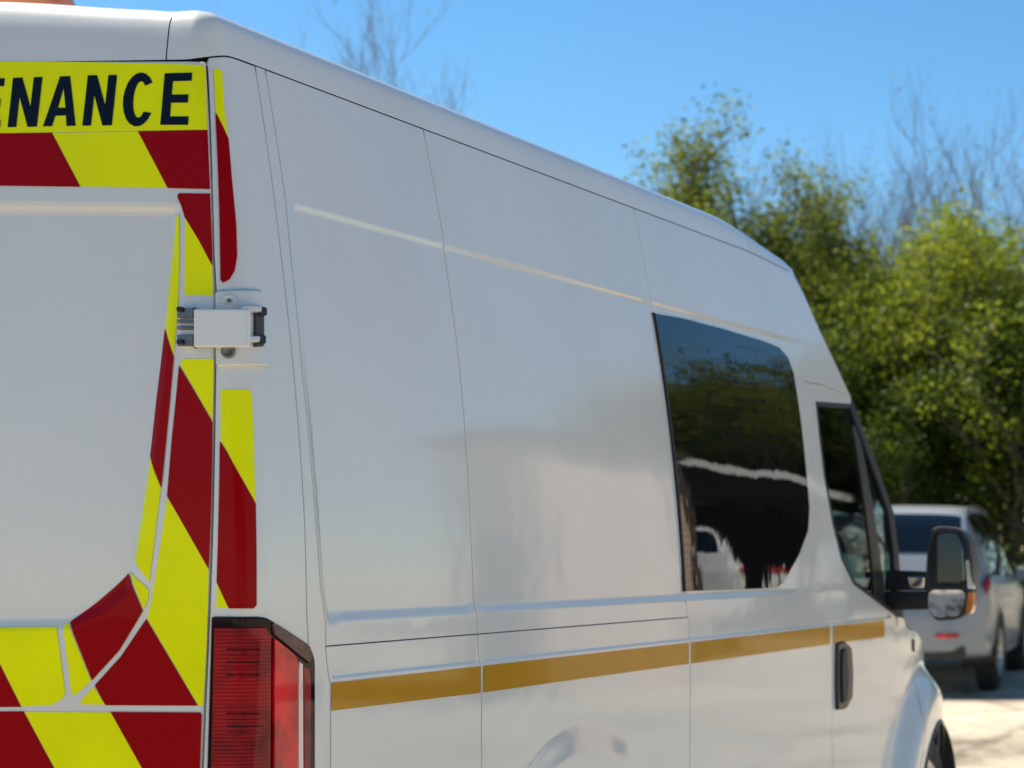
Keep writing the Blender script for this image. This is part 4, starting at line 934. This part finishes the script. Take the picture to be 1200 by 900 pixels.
# belt to the right of the yard (seen in the van's paint and glass), and behind
RT = [(4.4, 27.0, 'dark', 1.25, 'dark tree beside the barn on the silver car side'), (6.4, 33.5, 'round', 1.45, 'mid green tree behind the low eave of the barn'), (9.2, 34.5, 'dark', 1.65, 'dark tree directly behind the barn ridge'), (12.6, 34.0, 'round', 1.5, 'mid green tree behind the high end of the barn'),
 (7.6, 38.0, 'dark', 1.85, 'taller dark tree in the second row behind the barn'), (14.0, 38.5, 'dark', 1.85, 'taller dark tree in the second row behind the barn gable'), (2.2, 26.6, 'dark', 1.0, 'dark tree between the barn and the bright green trees')]
for i, (x, y, k_, s, lb) in enumerate(RT): tree('leafy_tree', k_, x, y, i * 1.7, s, lb, 'trees behind the barn')
BT = [(-2.0, -22, 'round', 1.15, 'mid green tree behind the van rear doors'), (1.8, -23, 'dark', 1.25, 'largest dark tree behind the standing viewer'), (5.6, -22, 'round', 1.2, 'mid green tree behind the viewer towards the open yard'), (10, -20.5, 'dark', 1.1, 'dark tree at the near corner of the open yard')]
for i, (x, y, k_, s, lb) in enumerate(BT): tree('leafy_tree', k_, x, y, i * 2.1, s, lb, 'trees at the near end of the yard')

# ------------------------------------------------------------------ carport and brick house on the right of the yard
def brick_mat():
    m, t, b = new_mat('pink_brick'); tc = t.nodes.new('ShaderNodeTexCoord'); mp = N(t, 'ShaderNodeMapping'); mp.inputs['Rotation'].default_value = (math.radians(90), 0, 0)
    br = N(t, 'ShaderNodeTexBrick', Scale=1.0); br.inputs['Brick Width'].default_value = .225; br.inputs['Row Height'].default_value = .075; br.inputs['Mortar Size'].default_value = .010
    br.inputs['Color1'].default_value = (.56, .36, .27, 1); br.inputs['Color2'].default_value = (.62, .43, .33, 1); br.inputs['Mortar'].default_value = (.66, .60, .52, 1)
    t.links.new(tc.outputs['Object'], mp.inputs[0]); t.links.new(mp.outputs[0], br.inputs['Vector']); t.links.new(br.outputs[0], b.inputs['Base Color']); b.inputs['Roughness'].default_value = .9
    return m
M['brick'] = brick_mat(); M['timber'] = mat('dark_timber', (.045, .03, .022), .8, var=.3, vscale=8); M['white_trim'] = mat('white_gloss_trim', (.85, .85, .83), .4); M['tile'] = mat('brown_roof_tile', (.06, .04, .032), .85, var=.3, vscale=7)
M['render'] = mat('cream_render', (.62, .58, .50), .9, var=.06, vscale=3, bump=.2, bscale=90)
cpz = float(ground_z(26))
cp_ = tag(empty('open_barn', (9.95, 26.0, cpz)), 'open dark timber barn with white bargeboards behind the white people carrier', 'barn'); cp_.scale = (.74, .74, 1.62); cp_.rotation_euler = (0, 0, math.radians(-40))
for x in (-2.2, 1.35, 2.35):
    for y in (0, 5.2): box('post', (x - .07, y - .07, 0), (x + .07, y + .07, 2.05), M['timber'], cp_, .006)
def prism(name, prof, y0, y1, m, parent):
    bm = bmesh.new(); a = [bm.verts.new((x, y0, z)) for x, z in prof]; b = [bm.verts.new((x, y1, z)) for x, z in prof]; n = len(prof)
    bm.faces.new(a); bm.faces.new(b[::-1])
    for i in range(n): bm.faces.new([a[i], b[i], b[(i + 1) % n], a[(i + 1) % n]])
    bmesh.ops.recalc_face_normals(bm, faces=bm.faces); return bm_obj(name, bm, m, parent)
prism('roof_slope', [(2.9, 1.95), (1.55, 2.60), (1.55, 2.70), (2.93, 2.04)], -.3, 5.6, M['tile'], cp_); prism('roof_slope', [(1.55, 2.60), (-2.6, 1.86), (-2.63, 1.95), (1.55, 2.70)], -.3, 5.6, M['tile'], cp_)
prism('bargeboard', [(2.95, 1.97), (1.55, 2.61), (1.55, 2.73), (2.97, 2.07)], -.34, -.303, M['white_trim'], cp_); prism('bargeboard', [(1.55, 2.61), (-2.63, 1.86), (-2.65, 1.98), (1.55, 2.73)], -.34, -.303, M['white_trim'], cp_)
box('back_wall', (-2.2, 5.28, 0), (2.4, 5.34, 2.0), M['timber'], cp_); box('side_wall', (-2.22, .1, 0), (-2.17, 5.2, 1.85), M['timber'], cp_); prism('gable_boarding', [(-2.3, 1.90), (2.6, 2.04), (1.55, 2.54)], .02, .06, M['timber'], cp_)
gp = tag(empty('timber_gate_post', (6.62, 16.0, float(ground_z(16)))), 'tall dark timber gate post standing beside the brick outhouse', 'post')
prism('shaft', [(-.075, -.2), (.075, -.2), (.065, 3.0), (-.065, 3.0)], -.07, .07, M['timber'], gp); prism('cap', [(-.085, 3.0), (.085, 3.0), (0, 3.14)], -.085, .085, M['timber'], gp)
hz = float(ground_z(15)); hs = tag(empty('brick_outhouse', (6.2, 15.0, hz), math.radians(-52)), 'small pink brick outhouse with tiled lean-to roof standing before the barn', 'outhouse')
hs.scale = (1, 1, 1.5); box('wall', (0, 0, -.3), (1.45, 1.7, 2.0), M['brick'], hs, 0); prism('roof_slope', [(-.12, 2.02), (1.57, 2.30), (1.57, 2.38), (-.12, 2.10)], -.12, 1.82, M['tile'], hs); prism('wall_wedge', [(.004, 2.0), (1.446, 2.0), (1.446, 2.26), (.004, 2.03)], .004, 1.696, M['brick'], hs)
dr = box('door', (1.40, .45, -.1), (1.48, 1.25, 1.3), M['timber'], hs, .004)
